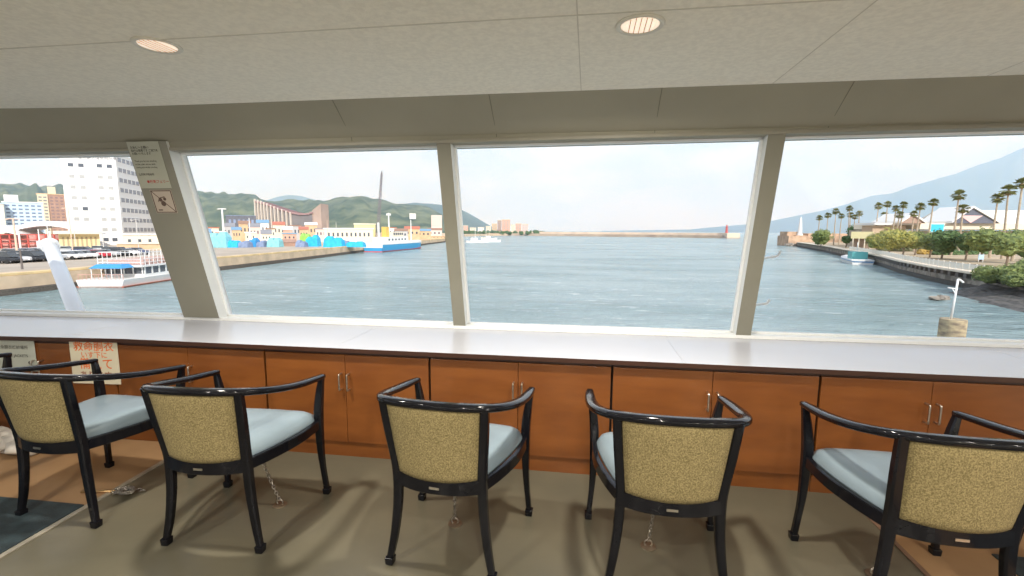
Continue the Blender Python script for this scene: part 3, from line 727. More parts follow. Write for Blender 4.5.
def tree(px, pybase, dep, rpx, pyc, m, label, group='broadleaf trees along the right promenade', name='round_tree', sq=.8, n=16, ground=None):
    P = GD(px, pybase, dep); P.z = ground if ground is not None else QZ
    C_ = GD(px, pyc + .6, dep); r = rpx * 1.15 * dep / FPX
    t = thing(name, label, 'tree', P, 0, group)
    hc = C_.z - P.z
    b = MB(); crown(b, (0, 0, hc), r, n, sq); b.build('foliage', m, t)
    b = MB(); b.tube(cat_rom([(0, 0, 0), (.1, 0, hc * .4), (-.1, .1, hc * .8)], 3), [.22, .2, .19, .18, .16, .14, .12][:7], 7)
    for a in (0.5, 2.6, 4.4): b.tube([(0, .03, hc * .4), (math.cos(a) * r * .45, math.sin(a) * r * .45, hc * .85)], [.12, .05], 6)
    b.build('trunk', bark, t)
    return t
tl = [(876, 252, 128, 8, 240, leaf_y, 'small yellow-green tree beside the little yellow-roofed shelter'),
      (889, 252, 120, 11, 237.5, leaf_y, 'yellow-green tree just right of the shelter, fullest yellow crown'),
      (903, 253, 118, 9, 238, leaf_y, 'yellow-green tree in front of the small left gable'),
      (915, 253, 125, 9, 238, leaf_m, 'mid-green tree left of the blue sign'),
      (930, 254, 115, 9, 240, leaf_m, 'small mid-green tree directly below the blue sign'),
      (942, 255, 110, 12, 239.5, leaf_d, 'dark green tree right below the large gable'),
      (966, 256, 105, 10, 240, leaf_d, 'dark green tree right of the twin palms'),
      (981, 256, 100, 12, 238.5, leaf_m, 'green tree beside the promenade lamp'),
      (1007, 259, 85, 13, 241.5, leaf_m, 'green spreading tree near the right edge'),
      (1026, 259, 92, 14, 242, leaf_d, 'dark tree cut by the right edge of the window'),
      (821, 244, 205, 8, 236, leaf_m, 'round green tree right of the white obelisk'),
      (846, 245, 185, 4, 238.5, leaf_d, 'small dark tree left of the yellow shelter'),
      (857, 240, 210, 8, 231, leaf_d, 'dark green crown rising behind the yellow shelter')]
for a in tl: tree(*a)
# low bushes and lawn hedge
b = MB()
for k_ in range(16):
    P = GZ(938 + 3.4 * k_, 253.5 - .05 * k_, QZ + .4); b.blob(P, 1.3, .3, 2, 8, 6, .7)
tag(b.build('clipped_hedge', leaf_d), 'low dark hedge under the trees right of the blue sign', 'hedge', kind='stuff')
b = MB()
for k_ in range(7):
    P = GZ(922 + 2.6 * k_, 252.5, QZ + .5); b.blob(P, 1.2, .3, 2, 8, 6, .8)
tag(b.build('golden_bush', mat('golden_leaves', (.42, .27, .06), .8, var=.3, scale=2)), 'golden brown bushes at the promenade below the blue sign', 'bush', kind='stuff')
# big bush close by at the right
t = thing('shoreline_shrub', 'large leafy shrub overhanging the rocks at right edge', 'shrub', GD(1012, 284, 60))
b = MB(); rg = random.Random(5)
for cx_, cy_, cz_, r_ in ((0, 0, 1.2, 1.8), (1.8, -2.0, 1.6, 1.9), (-1.0, 2.6, .9, 1.5), (.6, 5.0, .9, 1.4), (2.6, .6, 2.0, 1.8), (-1.4, -2.2, .7, 1.3), (2.2, -5, 1.8, 2.1)):
    b.blob((cx_, cy_, cz_), r_ * .82, .3, 3, 12, 9, .8)
    for k_ in range(420):
        a = rg.random() * 2 * PI; e_ = math.asin(rg.uniform(-.6, 1)); q = r_ * rg.uniform(.8, 1.1)
        p = Vector((cx_ + math.cos(a) * math.cos(e_) * q, cy_ + math.sin(a) * math.cos(e_) * q, cz_ + math.sin(e_) * q * .8))
        d1 = Vector((rg.uniform(-1, 1), rg.uniform(-1, 1), rg.uniform(-1, 1))).normalized() * .17; d2 = d1.orthogonal().normalized() * .08
        b.add([p - d1, p + d2, p + d1, p - d2], [(0, 1, 2, 3)])
b.build('leaves', leaf_m, t); MB().tube([(0, 0, -.5), (.3, -.2, 1.6)], [.18, .1], 7).build('stem', bark, t)
# ---- palms
def palm(px, pyc, dep, label, group, rpx=None):
    Cn = GD(px, pyc, dep); P = Vector((Cn.x, Cn.y, QZ)); h = Cn.z - QZ
    t = thing('fan_palm', label, 'palm tree', P, random.random() * 6, group)
    lx, ly = random.uniform(-.5, .5), random.uniform(-.5, .5)
    pts = cat_rom([(lx, ly, 0), (lx * .5, ly * .5, h * .5), (0, 0, h)], 4); n = len(pts)
    MB().tube(pts, [.30 - .14 * i / (n - 1) for i in range(n)], 7).build('trunk', polem if 0 else mat('palm_trunk', (.46, .37, .27), .85, var=.15, scale=3), t)
    b = MB(); R_ = 1.2 * (rpx or 3.6) * dep / FPX
    for k in range(34):
        a = 2.4 * k; el = 1.35 - 2.1 * (k / 33) + random.uniform(-.25, .25); q = R_ * random.uniform(.85, 1.1)
        d = Vector((math.cos(a) * math.cos(el), math.sin(a) * math.cos(el), math.sin(el))); s1 = d.cross(Vector((0, 0, 1))).normalized(); up_ = s1.cross(d)
        m0 = Vector((0, 0, h)) + d * q * .42; tips = []
        vs = [Vector((0, 0, h)) + s1 * .04, Vector((0, 0, h)) - s1 * .04, m0 - s1 * .05, m0 + s1 * .05]; fs = [(0, 1, 2, 3)]
        for f_ in range(7):                       # pleated fan of the leaf
            aa = (f_ - 3) * .33; dd = (d * math.cos(aa) + s1 * math.sin(aa)); tip = m0 + dd * q * .6 - Vector((0, 0, q * .10 * (1 + abs(f_ - 3) * .12)))
            side = dd.cross(up_).normalized() * q * .085; midp = m0 + dd * q * .33
            i0 = len(vs); vs += [m0, midp + side, tip, midp - side]; fs.append((i0, i0 + 1, i0 + 2, i0 + 3))
        b.add(vs, fs)
    b.build('fronds', palm_l, t)
    b = MB()
    for k in range(16):
        a = 2.4 * k; q = R_ * .62; d = Vector((math.cos(a) * .55, math.sin(a) * .55, -1.0)); s1 = Vector((-math.sin(a), math.cos(a), 0)) * q * .2
        p = Vector((0, 0, h - .05)); b.add([p, p + d * q * .5 + s1, p + d * q * 1.15, p + d * q * .5 - s1], [(0, 1, 2, 3)])
    b.lathe([(.2, h - R_ * .7), (R_ * .3, h - R_ * .5), (R_ * .22, h)], 0, 0, 9)
    b.build('dry_skirt', palm_d, t)
    return t
pg = [((819.5, 218), 240, 3.0), ((828, 215.5), 240, 3.0), ((836, 211.5), 215, 3.4), ((841.5, 216), 225, 3.0), ((849.5, 208.5), 215, 3.0), ((850.5, 215), 225, 3.0), ((855, 217), 230, 2.8), ((859.5, 213.5), 225, 3.0)]
for i, ((x, y), d, r) in enumerate(pg): palm(x, y, d, 'tall fan palm, %s from the left in the far cluster beyond the obelisk' % ORD[i], 'fan palms of the far cluster', r)
pg = [((878.5, 206), 180, 3.6), ((884.5, 215), 190, 3.2), ((887.5, 204.5), 175, 3.4), ((896, 208.5), 165, 3.4), ((899.5, 215), 160, 3.8), ((903.5, 205), 160, 3.6), ((914, 214), 150, 3.4), ((920.5, 206.5), 145, 4.2), ((933.5, 202.5), 140, 4.2)]
for i, ((x, y), d, r) in enumerate(pg): palm(x, y, d, 'fan palm above the yellow-green trees, %s from the left between shelter and blue sign' % ORD[i], 'fan palms behind the yellow-green trees', r)
palm(959, 195.5, 125, 'tall fan palm in front of the large gable, the higher of the pair', 'palms before the large gable', 5.6)
palm(963, 209, 128, 'shorter fan palm in front of the large gable', 'palms before the large gable', 5.2)
palm(998, 198, 112, 'leftmost fan palm of the three at the right edge, dense brown skirt', 'palms near the right edge', 5.2)
palm(1008.5, 190.5, 108, 'middle fan palm of the three at the right edge, leaning green crown', 'palms near the right edge', 6.0)
palm(1022.5, 183.5, 100, 'tallest fan palm at the very right edge', 'palms near the right edge', 6.0)

# ---- generic boxes placed on the ground
def block(name, label, cat, px0, px1, pyt, pyb, dep, thick, m, group=None, rz=None, base=None):
    """an upright building: returns root, local width, height; local x across, y away, z up"""
    c = GD((px0 + px1) / 2, pyb, dep); th_ = math.atan(((px0 + px1) / 2 - 512) / FPX); W = (px1 - px0) * dep / FPX * (math.cos(th_) if rz is None else 1); top = GD((px0 + px1) / 2, pyt, dep).z
    zb = QZ if base is None else base
    t = thing(name, label, cat, (c.x, c.y, zb), (YAW - th_) if rz is None else rz, group); H = top - zb
    MB().box(-W / 2, W / 2, 0, thick, 0, H).build('walls', m, t)
    return t, W, H
def flat_roof(t, W, H, thick, m, o=.3, h=.4): MB().box(-W / 2 - o, W / 2 + o, -o, thick + o, H, H + h).build('roof', m, t)
def gable_roof(t, W, H, thick, m, rise, along_x=True, o=.3):
    b = MB()
    if along_x: vs = [(-W / 2 - o, -o, H), (W / 2 + o, -o, H), (W / 2 + o, thick / 2, H + rise), (-W / 2 - o, thick / 2, H + rise), (-W / 2 - o, thick + o, H), (W / 2 + o, thick + o, H)]; fs = [(0, 1, 2, 3), (3, 2, 5, 4), (0, 3, 4), (1, 5, 2), (0, 4, 5, 1)]
    else: vs = [(-W / 2 - o, -o, H), (W / 2 + o, -o, H), (0, -o, H + rise), (-W / 2 - o, thick + o, H), (W / 2 + o, thick + o, H), (0, thick + o, H + rise)]; fs = [(0, 1, 2), (5, 4, 3), (1, 4, 5, 2), (0, 2, 5, 3), (0, 3, 4, 1)]
    fixn(b.add(vs, fs).build('roof', m, t))
def win_grid(t, W, H, nx, nz_, m, x0=.08, x1=.92, z0=.1, z1=.92, fw=.55, fh=.5, name='window', face=-.05):
    for j in range(nz_):
        for i in range(nx):
            cx = (x0 + (x1 - x0) * (i + .5) / nx - .5) * W; cz = (z0 + (z1 - z0) * (j + .5) / nz_) * H
            hw = fw * (x1 - x0) * W / nx / 2; hh = fh * (z1 - z0) * H / nz_ / 2
            MB().box(cx - hw, cx + hw, face, .05, cz - hh, cz + hh).build(name, m, t)
# ---- office building on the left
dirL = Vector((.88, .475, 0)).normalized(); dirR = Vector((-.475, .88, 0))
K = GD(124, 247, 168); K.z = QZ
def vhit(px, py, P0, d):
    n = Vector((d.y, -d.x, 0)); r_ = ray(px, py); return CP + r_ * ((P0 - CP).dot(n) / r_.dot(n))
Wl = (K - vhit(69.5, 243, K, dirL)).dot(dirL); Ht = vhit(118, 154.5, K, dirL).z - QZ
t = thing('office_building', 'tall white nine-storey office building with small windows on its end wall', 'building', K, math.atan2(dirL.y, dirL.x))
LR = 42
MB().box(-Wl, 0, 0, LR, 0, Ht).build('walls', white, t)
MB().box(-Wl - .1, .1, -.1, LR + .1, Ht, Ht + .5).build('parapet', white, t)
MB().box(-Wl * .7, -2, 6, 16, Ht + .5, Ht + 3.5).build('roof_house', white, t)
for j in range(9):
    for i, px in enumerate((70, 80.5, 99, 109)):
        base = [165.5, 176.8, 187.5, 198, 208.8, 219.2, 229.5, 239.5]
        if j > 7: continue
        if j == 7 and i < 2: continue
        dx = j * 1.28 + .5
        P = vhit(px + dx * (1 - .12 * i), base[j] + (i - 1.5) * .5 * (1 - j / 8), K, dirL) - K
        u = P.dot(dirL); z = P.z
        mm = winm if (j in (0, 7) or (j == 4 and i == 1)) else greyw
        MB().box(u - .75, u + .75, -.06, .06, z - .6, z + .6).build('window', mm, t)
fh = Ht / 9.0
for j in range(9):
    z = .35 * fh + j * fh
    sp = MB().box(.0, .07, .8, LR - 1, z, z + fh * .42).build('window_band', mat('office_band', (.24, .25, .28), .3, var=.08), t)
    b = MB()
    for k_ in range(12): b.box(.06, .12, .8 + k_ * 3.45, 1.15 + k_ * 3.45, z, z + fh * .42)
    b.build('band_mullions', white, sp)
Ms = Matrix.Translation((-Wl * .33, -.04, Ht - 1.6)) @ Matrix.Rotation(PI / 2, 4, 'X')
text('鹿児島港湾合同庁舎', 1.25, mat('sign_grey', (.12, .12, .13), .6), t, Ms)
# apartments, low block
t, W, H = block('apartment_block', 'blue and white apartment block with rows of balconies at far left', 'building', 8, 48, 203, 246, 200, 12, mat('pale_blue_wall', (.52, .66, .80), .7, var=.06, scale=.5))
flat_roof(t, W, H, 12, white)
win_grid(t, W, H, 6, 10, mat('blue_window', (.16, .22, .32), .4), .04, .98, .05, .97, .62, .42)
MB().box(-W * .45, -W * .1, 2, 9, H + .4, H + 3.2).build('penthouse', white, t)
t, W, H = block('apartment_block', 'beige low block at the far left edge with blank wall', 'building', -14, 9, 204, 246, 190, 12, mat('pale_beige_wall', (.70, .68, .58), .7, var=.04)); flat_roof(t, W, H, 12, mat('blue_grey_roof', (.5, .6, .7), .6))
t, W, H = block('apartment_tower', 'brown and tan apartment tower between blue block and white office', 'building', 43, 70, 195, 246, 235, 14, brown)
flat_roof(t, W, H, 14, tanw); MB().box(-W * .5, -W * .12, -.6, 0, 0, H).build('pale_bay', mat('pale_bay', (.68, .58, .42), .7, var=.05), t)
win_grid(t, W, H, 3, 13, mat('tower_window', (.25, .17, .16), .5), .42, .98, .04, .97, .6, .5)
win_grid(t, W, H, 2, 13, mat('bay_window', (.20, .22, .22), .5), .02, .36, .04, .97, .7, .4, face=-.65)
MB().box(-W * .1, W * .2, 3, 9, H + .4, H + 4).build('lift_house', mat('pale_bay', (.68, .58, .42)), t)
# arched-roof market hall with red frames
t = thing('market_hall', 'long hall with white arched roof over red frames by the car park', 'building', GD(29, 246, 138).xy.to_3d() + Vector((0, 0, QZ)), YAW + .4)
mpx = 150 / FPX
for cx_, hw_2, zt_, rise_, yy in ((-9, 7.5, 4.2, 2.6, 0), (3.0, 9.5, 4.4, 3.8, 4)):
    b = MB(); prev = None; n = 14; vs = []
    for k_ in range(n + 1):
        u = k_ / n * 2 - 1; x = cx_ + u * hw_2; z = zt_ + rise_ * (1 - u * u)
        vs += [(x, yy - 1, z), (x, yy + 14, z), (x, yy + 14, z - .35 - 1.2 * (1 - u * u)), (x, yy - 1, z - .35 - 1.2 * (1 - u * u))]
    fs = []
    for k_ in range(n):
        a = 4 * k_
        for q in range(4): fs.append((a + q, a + (q + 1) % 4, a + 4 + (q + 1) % 4, a + 4 + q))
    fs += [(3, 2, 1, 0), (4 * n, 4 * n + 1, 4 * n + 2, 4 * n + 3)]
    fixn(b.add(vs, fs).build('arched_roof', white, t))
MB().box(-16, 12, 3, 13, 0, 4.0).build('hall_body', mat('hall_pink', (.50, .26, .23), .8, var=.3, scale=.5), t)
b = MB()
for k_ in range(15): b.box(-16 + k_ * 2, -15.7 + k_ * 2, -.6, -.2, 0, 4.2)
for z in (1.4, 2.6, 4.0): b.box(-16, 12, -.6, -.3, z, z + .25)
b.build('red_frame', redp, t)
for k_, x in enumerate((-15, -8, -1.5, 5.5, 12)): MB().tube([(x, -1, 0), (x, -1, 5.2)], .25, 8).build('column', white, t)
# yellow pavilion
t, W, H = block('pavilion', 'low cream pavilion with wide flat canopy before the white office building', 'building', 60, 101, 234, 247, 138, 8, mat('pale_yellow_wall', (.80, .66, .36), .7, var=.06))
MB().box(-W / 2 - 1, W / 2 + .5, -2.2, 8.5, H, H + .9).build('canopy', cream, t)
win_grid(t, W, H, 8, 1, mat('pavilion_window', (.45, .36, .22), .5), .05, .95, .08, .85, .45, .9)
t, W, H = block('ticket_hall', 'low orange-tan wall building right of the parked cars', 'building', 118, 175, 244, 250, 130, 6, tanw); flat_roof(t, W, H, 6, cream)
t, W, H = block('warehouse', 'cream shed with two dark openings at the foot of the office', 'building', 124, 178, 235, 247, 150, 10, cream); flat_roof(t, W, H, 10, white); win_grid(t, W, H, 5, 1, winm, .03, .95, .05, .7, .3, .9, 'doorway')
# poles and lamps
def pole(px, pyt, dep, r, m, label, name='lamp_post', arm=0, group=None, lean=0):
    T = GD(px, pyt, dep); t = thing(name, label, 'lamp post' if 'lamp' in name else 'pole', (T.x, T.y, QZ), YAW, group); h = T.z - QZ
    MB().tube([(0, 0, 0), (0, 0, h)], [r, r * .6], 8).build('shaft', m, t)
    if arm:
        MB().tube([(-arm, 0, h), (0, 0, h + .1), (arm, 0, h)], r * .5, 6).build('arm', m, t)
        MB().box(-arm - .35, -arm + .25, -.15, .15, h - .12, h + .06).build('lamp_head', m, t)
    return t
pale_or = mat('pale_orange_pole', (.75, .55, .42), .6)
pole(13, 219, 92, .22, pale_or, 'pale orange lamp post standing before the market hall', arm=1.2)
pole(38, 229, 110, .16, white, 'thin white pole before the market hall, left of the large white mast', 'flag_pole')
pole(47, 226, 115, .14, white, 'thin white pole just behind the large white mast', 'flag_pole')
pole(68, 208, 105, .12, pale_or, 'slim utility pole before the left corner of the white office', 'utility_pole', arm=1.0)
pole(72, 212, 120, .10, polem, 'slim grey pole with short arms against the office wall', 'utility_pole', arm=.8)
pole(101, 222, 110, .11, polem, 'short grey lamp post before the right half of the office wall', arm=1.0)
pole(136, 220, 110, .10, polem, 'thin lamp post beside the corner pillar of the cabin', arm=1.0)
pole(20, 250, 68, .14, mat('dark_pole', (.15, .13, .12), .6), 'short dark post at the quay edge left of the white mast', 'mooring_post')
pole(222, 209, 165, .42, white, 'thick white mast behind the blue stacks, nearest the corner pillar', 'signal_mast', arm=1.4)
pole(249, 218, 165, .20, white, 'thin white mast in front of the salmon houses', 'signal_mast')
pole(336, 222, 165, .12, polem, 'thin pole above the long white shed', 'utility_pole')
pole(327, 220, 165, .12, pale_or, 'thin pole at the left end of the long white shed', 'utility_pole')
# ---- cars
carglass = mat('car_glass', (.07, .08, .09), .15)
tyre = mat('tyre', (.02, .02, .02), .8)
def make_car(m, van=False):
    t = thing('parked_car', '', 'car', (0, 0, 0), 0, 'cars in the quay car park')
    pr = [(-2.1, .35), (-2.12, .75), (-1.95, .92), (-1.2, .98), (1.0, .98), (2.0, .86), (2.12, .6), (2.1, .35)]
    n = len(pr); b = MB(); b.add([(x, -.83, z) for x, z in pr] + [(x, .83, z) for x, z in pr], [tuple(range(n)), tuple(range(2 * n - 1, n - 1, -1))] + [(i, n + i, n + (i + 1) % n, (i + 1) % n) for i in range(n)])
    fixn(b.build('body', m, t, bevel=.06))
    h = 1.75 if van else 1.42
    pr = [(-1.9, .96), (-1.65, h - .06), (-1.4, h), (.5, h), (.85 if van else .6, h - .08), (1.35, .96)] if not van else [(-2.0, .96), (-1.95, h - .06), (-1.8, h), (1.1, h), (1.3, h - .1), (1.9, .96)]
    n = len(pr); b = MB(); b.add([(x, -.72, z) for x, z in pr] + [(x, .72, z) for x, z in pr], [tuple(range(n)), tuple(range(2 * n - 1, n - 1, -1))] + [(i, n + i, n + (i + 1) % n, (i + 1) % n) for i in range(n)])
    g = fixn(b.build('windows', carglass, t, bevel=.05))
    MB().box(pr[1][0] + .1, pr[-2][0] - .1, -.70, .70, h - .10, h + .03).build('roof_panel', m, t)
    for x in (-1.3, 1.3):
        for y in (-.82, .82):
            Mx = Matrix.Translation((x, y, .32)) @ Matrix.Rotation(PI / 2, 4, 'X')
            MB().lathe([(.2, -.1), (.32, -.08), (.32, .08), (.2, .1)], seg=14, M=Mx).build('wheel', tyre, t)
    return t
cm = {'white': mat('car_white', (.80, .80, .80), .3, var=.01), 'dark': mat('car_dark', (.03, .035, .045), .3, var=.05), 'red': mat('car_red', (.50, .03, .05), .3, var=.05), 'silver': mat('car_silver', (.50, .52, .54), .3, var=.03), 'navy': mat('car_navy', (.05, .07, .16), .3, var=.05)}
protos = {k: make_car(v, k in ('dark',)) for k, v in cm.items()}
used = set()
carlist = [(3, 262.5, 'dark', 'at the left edge, front row'), (11.5, 261.8, 'white', 'front row, leftmost white one'), (19, 261.3, 'white', 'front row, left neighbour of the dark van'), (27, 261, 'dark', 'front row, the taller dark van left of the white mast'),
           (34, 260.5, 'dark', 'front row, right of the dark van'), (42, 259.8, 'white', 'front row, close left of the white mast'), (50, 259.4, 'silver', 'front row, directly behind the white mast'),
           (67, 258.6, 'white', 'front row, first right of the white mast'), (76, 258, 'white', 'front row, second right of the white mast'), (86, 257.4, 'white', 'front row, left of the red car'),
           (96.5, 257, 'red', 'the only red one'), (106, 256, 'silver', 'front row, right of the red car'), (116, 255.4, 'dark', 'front row, dark one nearest the tour boat stern'), (127, 254.6, 'white', 'front row, near the pillar'),
           (137, 254, 'navy', 'front row, navy one beside the pillar'),
           (16, 255.5, 'silver', 'back row, before the lamp post'), (27, 255, 'navy', 'back row, behind the dark van'), (36, 254.4, 'white', 'back row, behind the white cars'), (44, 253.8, 'silver', 'back row, left of the mast top'),
           (66, 252, 'silver', 'back row, before the pavilion'), (85, 252.4, 'navy', 'back row, behind the red car'), (103, 251.2, 'silver', 'back row, right end')]
for i, (px, py, c, w) in enumerate(carlist):
    p = protos[c]; o = p if c not in used else copy_tree(p); used.add(c)
    P = GZ(px, py + 1.0, QZ + .03); o.location = P; o.rotation_euler.z = D2R(18 + random.uniform(-4, 4))
    o['label'] = '%s parked car, %s' % (c, w); o.scale = (1.12, 1.12, 1.15)

# ---- tour boat by the left quay
t = thing('tour_boat', 'white double-deck tour boat with a blue awning moored at the left quay', 'boat', (-68.6, 55.6, WZ), D2R(12))
Lb, Wb = 22, 6.6
def hull(b, L_, W_, z0, z1, flare=.35, bow=3.0, ns=10):
    rings = []
    for i in range(ns + 1):
        y = L_ * i / ns; k_ = 1.0 if y < L_ - bow * 2 else max(.04, math.sqrt(max(0, 1 - ((y - (L_ - bow * 2)) / (bow * 2)) ** 2)))
        w0 = W_ / 2 * k_ * (1 - flare * .4); w1 = W_ / 2 * (k_ * .9 + .1 if k_ < 1 else 1); zz = z1 + .5 * max(0, (y - L_ * .6) / (L_ * .4)) ** 2
        rings.append([(-w0, y, z0), (w0, y, z0), (w1, y, zz), (-w1, y, zz)])
    vs = [v for r_ in rings for v in r_]; fs = []
    for i in range(ns):
        for q in range(4): fs.append((4 * i + q, 4 * i + (q + 1) % 4, 4 * i + 4 + (q + 1) % 4, 4 * i + 4 + q))
    fs += [(3, 2, 1, 0), (4 * ns, 4 * ns + 1, 4 * ns + 2, 4 * ns + 3)]
    return b.add(vs, fs)
fixn(hull(MB(), Lb, Wb, -.2, 1.15).build('hull', white, t))
fixn(hull(MB(), Lb * .995, Wb * 1.0, -.3, .22, flare=.3).build('boot_stripe', mat('rust_stripe', (.45, .16, .10), .6, var=.1), t))
MB().box(-Wb / 2 + .5, Wb / 2 - .25, 4.5, Lb - 5, 1.1, 1.6).build('cabin_base', white, t)
MB().box(-Wb / 2 + .55, Wb / 2 - .3, 4.6, Lb - 5.1, 1.6, 2.7).build('cabin_glass', winm, t)
for k_ in range(9):
    y = 4.5 + k_ * 1.55; MB().box(Wb / 2 - .32, Wb / 2 - .24, y, y + .3, 1.6, 2.7).build('window_post', white if k_ < 4 else bluep, t)
for k_ in range(5): MB().box(-Wb / 2 + .6 + k_ * 1.35, -Wb / 2 + .75 + k_ * 1.35, 4.42, 4.52, 1.6, 2.7).build('window_post', white, t)
for y in (10.2, 11.8, 13.4, 15.0): MB().box(Wb / 2 - .30, Wb / 2 - .22, y + .25, y + 1.25, 1.75, 2.5).build('porthole_panel', mat('pale_blue_panel', (.35, .62, .80), .4), t)
MB().box(-Wb / 2 + .2, Wb / 2, 3.6, Lb - 4.5, 2.7, 2.95).build('upper_deck', white, t)
b = MB()
for k_ in range(16):
    y = 3.7 + k_ * .9; b.tube([(Wb / 2 - .1, y, 2.9), (Wb / 2 - .1, y, 4.9)], .05, 5); b.tube([(-Wb / 2 + .3, y, 2.9), (-Wb / 2 + .3, y, 4.9)], .05, 5)
for z in (3.4, 3.9, 4.9): b.tube([(Wb / 2 - .1, 3.7, z), (Wb / 2 - .1, Lb - 4.8, z)], .045, 5); b.tube([(-Wb / 2 + .3, 3.7, z), (-Wb / 2 + .3, Lb - 4.8, z)], .045, 5); b.tube([(-Wb / 2 + .3, 3.7, z), (Wb / 2 - .1, 3.7, z)], .045, 5)
b.build('upper_railing', white, t)
b = MB()
for k_ in range(10): b.box(-Wb / 2 + .8, Wb / 2 - .6, 5.0 + k_ * 1.25, 5.5 + k_ * 1.25, 2.95, 3.75)
o = b.build('deck_seats', mat('seat_rose', (.50, .34, .30), .7, var=.2), t); o['kind'] = 'stuff'
fixn(MB().prism([(-2.1, 1.4), (2.2, 1.4), (1.9, 3.5), (-1.8, 3.5)], 2.65, 2.72).build('awning_frame', white, t))
b = MB(); b.add([(-2.3, 1.1, 2.7), (2.3, 1.1, 2.7), (2.3, 3.6, 2.7), (-2.3, 3.6, 2.7), (-1.7, 1.8, 3.25), (1.7, 1.8, 3.25), (1.7, 3.4, 3.25), (-1.7, 3.4, 3.25)], [(0, 1, 5, 4), (1, 2, 6, 5), (2, 3, 7, 6), (3, 0, 4, 7), (4, 5, 6, 7), (3, 2, 1, 0)])
fixn(b.build('awning', bluep, t))
for x in (-2.1, -.7, .7, 2.1): MB().tube([(x, 1.3, 1.1), (x, 1.3, 2.7)], .06, 6).build('awning_post', white, t)
b = MB()
for k_ in range(12): x = -3.1 + k_ * .56; b.tube([(x, .25, 1.1), (x, .25, 1.9)], .03, 5)
b.tube([(-3.1, .25, 1.9), (3.1, .25, 1.9)], .04, 5); b.build('stern_rail', mat('rail_red', (.62, .35, .30), .6), t)
# ---- the ship's own white boom and brackets outside
P1 = GD(79, 318, 5.6); P0 = GD(50, 246, 6.3)
t = thing('white_mast', 'thick white leaning pole with a cap outside the leftmost window', 'mast', P1)
dv = P0 - P1
MB().tube([(dv * -.3), dv * .5, dv], [.085, .08, .078], 20).build('shaft', framew, t, smooth=True)
MB().tube([dv * .985, dv * 1.03], [.10, .10], 20).build('cap', framew, t)
MB().box(-.16, .02, -.04, .04, -.03, .07).build('lamp_bracket', framew, t, loc=dv * 1.0)
for k_, pts in enumerate([[(758, 257.5), (768, 257.5), (777, 256), (780.5, 251)], [(748, 304.5), (758, 304.5), (766.5, 303.5), (769.5, 299.5)]]):
    pp = [GD(a, c, 3.62) for a, c in pts]; pp.insert(0, wp(1.14, pp[0].z, REV - .012)); pp[1] = pp[1] * .3 + pp[0] * .7 + Vector((.0, .03, 0))
    tag(MB().tube(cat_rom(pp, 4), .010, 8).build('hooked_bracket', framew, smooth=True), ['upper', 'lower'][k_] + ' white hooked bracket outside the right mullion', 'bracket', 'hooked brackets outside the right mullion')

# ---- port clutter behind the quay, W2
def stack(px0, px1, pyt, pyb, m, label, dep=None):
    c = GZ((px0 + px1) / 2, pyb, QZ); d = (c - CP).dot(CF); W = (px1 - px0) * d / FPX; H = max(1.0, GD((px0 + px1) / 2, pyt, d).z - QZ)
    b = MB(); nx_, nz2 = 8, 5; vs = []; fs = []
    nxx = max(2, int(W / 2.2))
    for k in range(nxx):
        cx = -W / 2 + W * (k + .5) / nxx; w = W / nxx * .62; h = H * random.uniform(.72, 1.0)
        b.add([(cx - w, -1.8, 0), (cx + w, -1.8, 0), (cx + w, 1.8, 0), (cx - w, 1.8, 0), (cx - w * .85, -1.5, h * .7), (cx + w * .85, -1.5, h * .7), (cx + w * .85, 1.5, h * .7), (cx - w * .85, 1.5, h * .7), (cx - w * .4, -.6, h), (cx + w * .5, -.7, h * .97), (cx + w * .4, .7, h), (cx - w * .5, .6, h * .95)],
              [(0, 1, 5, 4), (1, 2, 6, 5), (2, 3, 7, 6), (3, 0, 4, 7), (4, 5, 9, 8), (5, 6, 10, 9), (6, 7, 11, 10), (7, 4, 8, 11), (8, 9, 10, 11)])
    return tag(b.build('covered_stack', m, loc=(c.x, c.y, QZ), rz=YAW), label, 'stack', 'tarpaulin-covered stacks on the left quay')
stack(211, 229, 231, 247.5, tarp2, 'pale teal covered stack beside the corner pillar')
stack(229, 240, 238.5, 247.5, tarp, 'bright blue covered stack next to the pale teal stack')
stack(240, 250, 240, 247.5, slate, 'slate blue covered stack left of centre quay')
stack(250, 258, 237.5, 247, bluep, 'deep blue covered stack behind thin white mast')
stack(258, 266, 240, 247, slate, 'small slate stack left of the cream shed')
stack(270, 281, 237, 247, tarp2, 'pale teal covered stack left of the brown-roofed shed')
stack(298, 306, 240, 247, slate, 'slate stack right of the brown-roofed shed')
stack(302, 310, 232.5, 243, greent, 'lime green covered stack')
stack(308, 319, 233, 246.5, tarp, 'tall bright blue covered stack right of the lime green one')
stack(326, 343, 235, 247.2, tarp, 'large bright blue stack before the long white shed')
stack(342, 349, 238.5, 246.5, slate, 'slate stack between two bright blue stacks at the long shed')
stack(348, 364, 239.5, 247, tarp, 'low bright blue stack at the right part of the long shed')
def shed(px0, px1, pyt, dep, m, rm, label, rise=1.2, thick=8, nw=0, name='house', group=None, base=None, fh=.4, wm=None, cat='building'):
    t, W, H = block(name, label, cat, px0, px1, pyt, 246, dep, thick, m, group, base=base)
    if rise > 0: gable_roof(t, W, H, thick, rm, rise)
    else: flat_roof(t, W, H, thick, rm)
    if nw: win_grid(t, W, H, nw, 1, wm or winm, .05, .95, .35, .95, .4, fh)
    return t
shed(281, 296, 242.5, 166, brown, brown, 'low shed with brown pitched roof on the quay', 1.2, 6)
shed(325, 374, 229, 186, cream, white, 'long cream two-storey shed behind the bright blue stacks', 0, 12, 10, 'warehouse')
shed(355, 376, 224.5, 200, mat('yellow_wall', (.78, .62, .30), .7, var=.05), cream, 'yellowish upper block behind the long cream shed', 0, 10, 5, 'warehouse')
